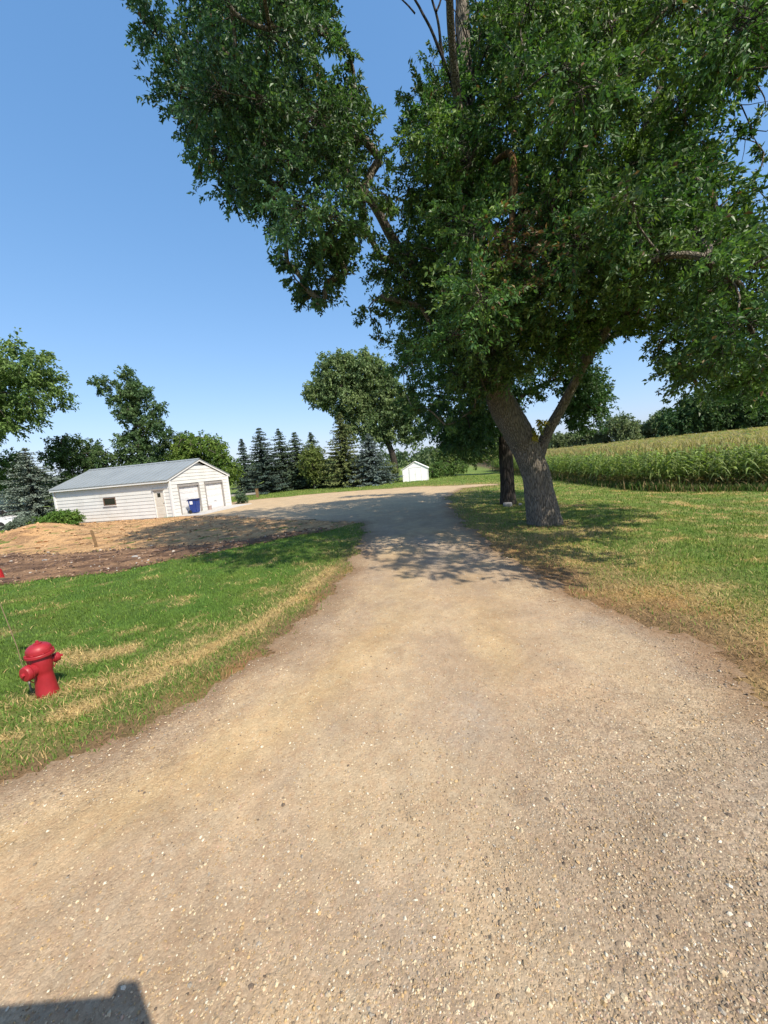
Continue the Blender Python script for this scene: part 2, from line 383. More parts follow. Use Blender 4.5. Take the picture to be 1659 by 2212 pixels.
Q = np.stack([idx[:-1, :-1], idx[:-1, 1:], idx[1:, 1:], idx[1:, :-1]], -1).reshape(-1, 4)
lc = lawn_colour(X.ravel(), Y.ravel())
fm = (sdist(X.ravel(), Y.ravel(), FIELD) < -.4)[:, None]
lc = np.where(fm, np.array([.10, .075, .045]), lc)
ground = link('ground', raw_mesh('ground', np.stack([X.ravel(), Y.ravel(), terrain(X, Y).ravel()], -1), Q, lc, True), M_LAWN)
setp(ground, kind='structure')

def sheet(name, sdf, regions, lift, colf, mat, zn=.008):
    "ragged sheet of small cells, regions = (x0, x1, y0, y1, step)"
    Vs, Fs, n0 = [], [], 0
    for (x0, x1, y0, y1, st) in regions:
        ax = np.linspace(x0, x1, int(round((x1 - x0) / st)) + 1); ay = np.linspace(y0, y1, int(round((y1 - y0) / st)) + 1)
        X, Y = np.meshgrid(ax, ay); idx = np.arange(X.size).reshape(X.shape)
        cxm, cym = (X[:-1, :-1] + X[1:, 1:]) / 2, (Y[:-1, :-1] + Y[1:, 1:]) / 2
        keep = sdf(cxm, cym) < 0
        q = np.stack([idx[:-1, :-1], idx[:-1, 1:], idx[1:, 1:], idx[1:, :-1]], -1)[keep]
        used = np.unique(q); remap = np.full(X.size, -1); remap[used] = np.arange(len(used))
        x, y = X.ravel()[used], Y.ravel()[used]
        d = np.clip(-sdf(x, y), 0, .4) / .4
        z = terrain(x, y) + lift * (.4 + .6 * d) + (fbm(x * 4, y * 4, 140) - .5) * zn * d
        Vs.append(np.stack([x, y, z], -1)); Fs.append(remap[q] + n0); n0 += len(used)
    V = np.concatenate(Vs)
    return link(name, raw_mesh(name, V, np.concatenate(Fs), colf(V[:, 0], V[:, 1]), True), mat)
def drive_colour(x, y):
    d = -drive_sd(x, y)
    n = fbm(x * .7, y * .45, 150)[:, None]; n2 = fbm(x * 1.9 + 5, y * 1.1, 155)[:, None]; n3 = fbm(x * 5, y * 5, 158)[:, None]
    base = np.array([.435, .325, .215]) * np.ones((len(x), 3))
    yel = np.array([.49, .335, .15]); gry = np.array([.37, .315, .255]); brn = np.array([.26, .17, .10]); pale = np.array([.56, .425, .26])
    track = np.exp(-(pdist(x, y, [(-4.5, 1.2), (-2.2, 2.6), (-1.0, 3.6), (.1, 6.0), (.5, 12)]) / .42) ** 2)[:, None]
    base = base + (yel - base) * np.clip(track * (n2 * 1.4 - .2), 0, .6)
    t2 = np.exp(-(pdist(x, y, [(1.2, 3.9), (1.5, 6.0), (1.7, 12)]) / .35) ** 2)[:, None]
    base = base + (yel - base) * np.clip(t2 * (n2 * 1.2 - .2), 0, .6)
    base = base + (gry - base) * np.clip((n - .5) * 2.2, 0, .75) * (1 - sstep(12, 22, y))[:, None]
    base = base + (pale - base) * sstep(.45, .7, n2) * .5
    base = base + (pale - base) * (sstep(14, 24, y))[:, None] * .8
    base = base + (np.array([.29, .235, .175]) - base) * (sstep(-.2, 1.4, x) * (1 - sstep(2.0, 3.6, y)))[:, None] * (.25 + .7 * n2)
    ed = np.exp(-(np.clip(d, 0, 9) / .40) ** 2)[:, None]
    base = base + (brn - base) * ed * (.4 + .8 * n3)
    return np.concatenate([base * (.725 + .25 * n3) * np.array([1.0, .985, .97]), stony(x, y)[:, None]], 1)
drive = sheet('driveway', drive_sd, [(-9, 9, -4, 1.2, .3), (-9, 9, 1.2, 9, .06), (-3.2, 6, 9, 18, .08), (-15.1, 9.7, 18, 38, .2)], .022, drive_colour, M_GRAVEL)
setp(drive, kind='structure')
def dirt_colour(x, y):
    n = fbm(x * .5, y * 1.8, 170)[:, None]; n2 = fbm(x * 1.1, y * 4.5, 175)[:, None]
    c = np.array([.44, .245, .105]) * (1 - n) * 1.1 + np.array([.50, .33, .17]) * n
    dk = sstep(.50, .68, n2) * .65
    return c * (1 - dk) + np.array([.21, .125, .07]) * dk
def dirt_keep(x, y): return np.maximum(dirt_sd(x, y), -(drive_sd(x, y) + .35))
dirt = sheet('dirt_yard', dirt_keep, [(-27, .6, 9.4, 29.4, .16)], .014, dirt_colour, M_EARTH, .08)
setp(dirt, kind='structure')
def soil_colour(x, y):
    n = sstep(.3, .7, fbm(x * 1.1, y * 3.2, 180))[:, None]; n2 = fbm(x * 5, y * 7, 184)[:, None]
    return (np.array([.105, .062, .040]) * (1 - n) + np.array([.255, .155, .088]) * n) * (.65 + .8 * n2)
soil = sheet('topsoil_strip', soil_sd, [(-19, -1.4, 9.4, 16.4, .1)], .03, soil_colour, M_EARTH, .10)
setp(soil, kind='structure')

# ------------------------------------------------------------------ scattered points by distance from the viewing place
def polar_pts(n, r0, r1, a0, a1, p=1.0):
    "n points with density falling about as r^-(1+p)"
    u = RNG.random(n); 
    if p == 1.0: r = r0 * (r1 / r0) ** u
    else: r = (r0 ** (1 - p) + u * (r1 ** (1 - p) - r0 ** (1 - p))) ** (1 / (1 - p))
    a = RNG.uniform(a0, a1, n)
    return r * np.sin(a), r * np.cos(a), r
ICO_V = None
def stones(name, x, y, z, size, col, mat, parent=None):
    global ICO_V
    if ICO_V is None:
        iv = np.array([[1, 0, -.1], [.25, .95, .1], [-.8, .55, -.05], [-.75, -.6, .1], [.3, -.95, -.1], [.15, .1, .95], [-.2, -.1, -.9]])
        ICO_V = (iv, np.array([[i, (i + 1) % 5, 5] for i in range(5)] + [[(i + 1) % 5, i, 6] for i in range(5)]))
    iv, fi = ICO_V; n = len(x)
    sc = size[:, None] * RNG.uniform(.65, 1.3, (n, 3)); sc[:, 2] *= .7
    v = iv[None] * (1 + RNG.uniform(-.2, .2, (n, len(iv), 1))) * sc[:, None, :]
    a = RNG.uniform(0, 2 * PI, n); c, s = np.cos(a)[:, None], np.sin(a)[:, None]
    b = RNG.uniform(-.5, .5, n); cb, sb = np.cos(b)[:, None], np.sin(b)[:, None]
    vy = v[..., 1] * cb - v[..., 2] * sb; vz = v[..., 1] * sb + v[..., 2] * cb; vx = v[..., 0]
    P = np.stack([vx * c - vy * s + x[:, None], vx * s + vy * c + y[:, None], vz + z[:, None]], -1)
    F = (fi[None] + (np.arange(n) * len(iv))[:, None, None]).reshape(-1, 3)
    return link(name, raw_mesh(name, P, F, np.repeat(col, len(iv), 0)), mat, parent)
# loose stones on the drive
x, y, r = polar_pts(100000, 1.25, 12, -1.0, 1.0, 1.3)
k = drive_sd(x, y) < -.05; x, y, r = x[k], y[k], r[k]
dens = stony(x, y) ** 1.1 * 1.1
k = RNG.random(len(x)) < dens; x, y, r = x[k], y[k], r[k]
size = np.clip(RNG.lognormal(math.log(.0037), .42, len(x)), .002, .012) * (1 + r / 14)
pal = np.array([[.62, .53, .40], [.70, .66, .58], [.46, .36, .25], [.33, .27, .21], [.52, .38, .22], [.40, .37, .34], [.50, .37, .31], [.16, .13, .11], [.78, .75, .68]])
col = pal[RNG.choice(len(pal), len(x), p=[.24, .08, .24, .12, .15, .07, .06, .03, .01])] * RNG.uniform(.6, .95, (len(x), 1)) * np.array([1., .94, .82])
st = stones('gravel_stones', x, y, terrain(x, y) + .022 + size * .25, size, col, M_STONE, drive)
setp(st, kind='stuff')
# clods and stones on the topsoil and the dirt
x = RNG.uniform(-18.5, -2, 5200); y = RNG.uniform(9.8, 16, 5200); k = soil_sd(x, y) < .25; x, y = x[k], y[k]
size = np.clip(RNG.lognormal(math.log(.022), .5, len(x)), .01, .10)
pal2 = np.array([[.10, .065, .048], [.17, .11, .08], [.06, .04, .03], [.42, .38, .33], [.30, .2, .13]])
col = pal2[RNG.choice(5, len(x), p=[.36, .30, .14, .05, .15])]
setp(stones('soil_clods', x, y, terrain(x, y) + .03 + size * .2, size, col, M_STONE, soil), kind='stuff')
x = RNG.uniform(-25, -1, 8000); y = RNG.uniform(12, 28, 8000); k = (dirt_keep(x, y) < 0) & (soil_sd(x, y) > 0); x, y = x[k], y[k]
size = np.clip(RNG.lognormal(math.log(.024), .6, len(x)), .01, .14)
col = np.array([.40, .25, .13]) * RNG.uniform(.45, 1.35, (len(x), 1))
setp(stones('dirt_clods', x, y, terrain(x, y) + .014 + size * .2, size, col, M_STONE, dirt), kind='stuff')

# ------------------------------------------------------------------ grass
def blades(name, x, y, z, hgt, wid, lean, col, mat=None):
    n = len(x); a = RNG.uniform(0, 2 * PI, n); b = a + RNG.uniform(.6, 2.5, n)
    dx, dy = np.cos(a) * wid / 2, np.sin(a) * wid / 2
    lx, ly = np.cos(b) * hgt * lean, np.sin(b) * hgt * lean
    hz = hgt * np.sqrt(np.clip(1 - lean * lean, .02, 1))
    p0 = np.stack([x - dx, y - dy, z], -1); p1 = np.stack([x + dx, y + dy, z], -1)
    m0 = np.stack([x - dx * .75 + lx * .35, y - dy * .75 + ly * .35, z + hz * .58], -1); m1 = np.stack([x + dx * .75 + lx * .35, y + dy * .75 + ly * .35, z + hz * .58], -1)
    t = np.stack([x + lx, y + ly, z + hz], -1)
    V = np.stack([p0, p1, m1, m0, t], 1).reshape(-1, 3); o = (np.arange(n) * 5)[:, None]
    F = np.concatenate([o + [0, 1, 2], o + [0, 2, 3], o + [3, 2, 4]]).astype(np.int32)
    return raw_mesh(name, V, F, np.repeat(col, 5, 0))
def lawn_pts(n, r0, r1, a0, a1):
    x, y, r = polar_pts(n, r0, r1, a0, a1)
    k = (drive_sd(x, y) > -.10) & (dirt_sd(x, y) > -.1) & (sdist(x, y, FIELD) > -.1)
    k &= ~((x < -13) & (y > 24.5) & (x > -25) & (y < 36))
    return x[k], y[k], r[k]
x, y, r = lawn_pts(290000, 2.9, 48, -.86, .86)
stw = straw_mask(x, y); ba = bare_mask(x, y); edge = np.clip(drive_sd(x, y), -.1, .5)
k = RNG.random(len(x)) < (1 - .72 * ba) * (.35 + .65 * sstep(-.1, .25, edge)); x, y, r, stw, ba = x[k], y[k], r[k], stw[k], ba[k]
dry = RNG.random(len(x)) < np.clip(stw * 1.15, 0, .97) * .9 + .025
tuft = fbm(x * 2.2, y * 2.2, 210)
hgt = RNG.uniform(.035, .075, len(x)) * (1 + r / 30) * (.65 + .8 * tuft) * np.where(x < 0, 1.0, 1.1)
hgt = np.where(dry, hgt * 1.0, hgt * .72)
wid = RNG.uniform(.003, .0055, len(x)) * (1 + r / 5)
lean = np.where(dry, RNG.uniform(.75, .985, len(x)), RNG.uniform(.15, .85, len(x)))
gn = fbm(x * .8, y * .8, 120)[:, None]
gcol = (np.array([.092, .158, .030]) * (1 - gn) * 1.2 + np.array([.165, .192, .046]) * gn) * RNG.uniform(.65, 1.35, (len(x), 1))
gcol = np.where(((x < 0) & (y < 17))[:, None], gcol * np.array([.92, 1.1, .9]), gcol * 1.38)
dcol = (np.array([.52, .39, .17]) * (1 - ba[:, None]) + np.array([.38, .24, .115]) * ba[:, None]) * RNG.uniform(.6, 1.25, (len(x), 1))
col = np.where(dry[:, None], dcol, gcol)
grass = link('grass', blades('grass', x, y, terrain(x, y) + .002, hgt, wid, lean, col), M_GRASS)
setp(grass, 'short green and straw-dry lawn grass on both sides of the drive', 'grass', kind='stuff')
# taller weeds along the corn and by the edges
t = RNG.random(9000); e = np.array([(15.6, 45), (15.0, 33.0), (14.2, 25.2), (14.4, 20.2), (17.0, 16.8), (26, 11.5)])
seg = RNG.integers(0, 5, 9000); P = e[seg] * (1 - t[:, None]) + e[seg + 1] * t[:, None] + RNG.normal(0, .28, (9000, 2))
hh = RNG.uniform(.12, .5, 9000) * (.4 + 1.2 * fbm(P[:, 0] * .6, P[:, 1] * .6, 220))
wc = np.where(RNG.random((9000, 1)) < .25, np.array([[.30, .22, .11]]), np.array([[.075, .13, .025]])) * RNG.uniform(.6, 1.3, (9000, 1))
setp(link('weeds', blades('weeds', P[:, 0], P[:, 1], terrain(P[:, 0], P[:, 1]), hh, hh * .10, RNG.uniform(.1, .7, 9000), wc), M_GRASS), 'rough weeds along the foot of the corn field', 'weeds', kind='stuff')

# ================================================================== TREES
def leaf_quads(P, D, L, W, col, droop_n=.35):
    "leaf-shaped quads: base P, direction D, length L, width W"
    n = len(P)
    R = RNG.normal(size=(n, 3)); R[:, 2] += droop_n
    S = np.cross(D, R); S /= np.linalg.norm(S, axis=1)[:, None] + 1e-9
    Nn = np.cross(S, D)
    L = L[:, None]; W = W[:, None]
    m = P + D * L * .42 + Nn * W * .18
    V = np.stack([P, m + S * W / 2, P + D * L - np.array([0, 0, 1]) * L * .12, m - S * W / 2], 1).reshape(-1, 3)
    F = np.arange(n * 4).reshape(n, 4)
    return V, F, np.repeat(col, 4, 0)
def unit(v): return v / (np.linalg.norm(v, axis=-1, keepdims=True) + 1e-9)
def clump_leaves(C, per, L, W, colfun, twig_len=1.0, droop=.35, flat=.75, npt=24, leaf_down=.3):
    "C = clumps (x, y, z, r); twigs leave each clump and carry leaves"
    C = np.asarray(C, float)
    nt = np.maximum(4, (per * (C[:, 3] / .7) ** 2 / npt)).astype(int)
    ci = np.repeat(np.arange(len(C)), nt); T = len(ci); r = C[ci, 3]
    d = RNG.normal(size=(T, 3)); d[:, 2] *= flat; d = unit(d)
    ln = r * RNG.uniform(.75, 1.15, T) * twig_len
    start = C[ci, :3] + unit(RNG.normal(size=(T, 3))) * (r * .12)[:, None]
    dr = droop * ln * RNG.uniform(.5, 1.5, T)
    ti = np.repeat(np.arange(T), npt); n = len(ti)
    t = RNG.uniform(.22, 1.03, n) ** .8
    pos = start[ti] + d[ti] * (ln[ti] * t)[:, None] + unit(RNG.normal(size=(n, 3))) * (L * .45)
    pos[:, 2] -= dr[ti] * t ** 2
    ld = d[ti] * .6 + RNG.normal(size=(n, 3)) * .65; ld[:, 2] -= leaf_down; ld = unit(ld)
    col = colfun(pos, ci[ti], RNG.random(n))
    out = leaf_quads(pos, ld, L * RNG.uniform(.65, 1.25, n), W * RNG.uniform(.7, 1.25, n), col)
    return out, (start, d, ln, dr)
def twig_tubes(tw, r0):
    s, d, ln, dr = tw; T = len(s); ts = np.array([0, 1.0])
    P = s[:, None] + d[:, None] * (ln[:, None] * ts)[..., None]; P[..., 2] -= dr[:, None] * ts ** 2
    S = unit(np.cross(d, RNG.normal(size=(T, 3)))); U = np.cross(d, S)
    rr = r0 * np.array([1, .3])
    ang = np.array([0, 2.094, 4.189])
    ring = S[:, None, None] * np.cos(ang)[None, None, :, None] + U[:, None, None] * np.sin(ang)[None, None, :, None]
    V = (P[:, :, None] + ring * rr[None, :, None, None]).reshape(-1, 3)
    F = []
    for a in (0,):
        for k in range(3): F.append([a * 3 + k, a * 3 + (k + 1) % 3, a * 3 + 3 + (k + 1) % 3, a * 3 + 3 + k])
    F = (np.array(F)[None] + (np.arange(T) * 6)[:, None, None]).reshape(-1, 4)
    return V, F
def np_tube(P, R, n, ridge=0., seed=0):
    P = np.asarray(P, float); R = np.asarray(R, float); m = len(P)
    T = unit(np.gradient(P, axis=0)); ref = np.array([0.31, .95, .05]); S = unit(np.cross(T, ref)); U = np.cross(T, S)
    a = np.arange(n) * 2 * PI / n
    rr = np.repeat(R[:, None], n, 1)
    if ridge: 
        rr = rr * (1 + ridge * (fbm(np.cos(a)[None] * 3.1 + np.zeros((m, 1)) + seed, np.sin(a)[None] * 3.1 + np.arange(m)[:, None] * .16, 300 + seed) - .5) * 2)
    V = P[:, None] + S[:, None] * (np.cos(a)[None] * rr)[..., None] + U[:, None] * (np.sin(a)[None] * rr)[..., None]
    V = V.reshape(-1, 3); i = np.arange(m - 1)[:, None] * n; k = np.arange(n)[None]
    F = np.stack([i + k, i + (k + 1) % n, i + n + (k + 1) % n, i + n + k], -1).reshape(-1, 4)
    return V, F
def merge(parts):
    Vs, Fs, n = [], [], 0
    for V, F in parts: Vs.append(V); Fs.append(F + n); n += len(V)
    return np.concatenate(Vs), np.concatenate(Fs)
def smooth_line(pts, step=.25):
    P = np.asarray(pts, float); out = []
    Q = np.vstack([2 * P[0] - P[1], P, 2 * P[-1] - P[-2]])
    for i in range(1, len(Q) - 2):
        k = max(2, int(np.linalg.norm(Q[i + 1] - Q[i]) / step)); t = np.linspace(0, 1, k, endpoint=False)[:, None]
        out.append(.5 * (2 * Q[i] + (Q[i + 1] - Q[i - 1]) * t + (2 * Q[i - 1] - 5 * Q[i] + 4 * Q[i + 1] - Q[i + 2]) * t ** 2 + (3 * Q[i] - Q[i - 1] - 3 * Q[i + 1] + Q[i + 2]) * t ** 3))
    out.append(P[-1:]); return np.concatenate(out)
def branch_network(limbs, clumps, leaf_r=.011, power=2.25, sides=5, rmax=.16):
    "limbs: (points, r0, r1); every clump is tied to the nearest limb or clump already tied"
    nodes = []; 
    for pts, r0, r1 in limbs:
        s = smooth_line(pts, .5); nodes += [p for p in s[int(len(s) * .3):]]
    nodes = np.array(nodes); C = np.asarray(clumps, float)[:, :3]; n = len(C); m = len(nodes)
    allp = np.vstack([nodes, C]); parent = np.full(n, -1); best = np.full(n, 1e9); bi = np.zeros(n, int)
    D = np.linalg.norm(C[:, None] - nodes[None], axis=2); best = D.min(1); bi = D.argmin(1); done = np.zeros(n, bool); order = []
    for _ in range(n):
        k = np.where(done, 1e9, best).argmin(); done[k] = True; parent[k] = bi[k]; order.append(k)
        d = np.linalg.norm(C - C[k], axis=1) * 1.08; u = d < best; best[u] = d[u]; bi[u] = m + k
    w = np.full(n, leaf_r ** power)
    for k in order[::-1]:
        if parent[k] >= m: w[parent[k] - m] += w[k]
    rad_ = np.minimum(w ** (1 / power), rmax); parts = []
    for k in order:
        a = allp[parent[k]]; b = C[k]; d = np.linalg.norm(b - a)
        if d < .05: continue
        j = RNG.normal(size=3) * d * .07
        mid = (a + b) / 2 + j + np.array([0, 0, .05 * d]); L = smooth_line([a, mid, b], max(.2, d / 6))
        r1 = rad_[k] * .9; r0 = min(rad_[k] * 1.15, rad_[parent[k] - m]) if parent[k] >= m else rad_[k] * 1.2
        parts.append(np_tube(L, np.linspace(r0, r1, len(L)), sides))
    return parts
def vary(base, hue, lo=.6, hi=1.45):
    base = np.array(base); hue = np.array(hue)
    def f(pos, ci, u):
        h = _hash(ci.astype(float), ci * 0. + 3, 9)[:, None]
        c = base * (1 - h) + hue * h
        return c * (lo + (hi - lo) * u[:, None]) * 1.65
    return f

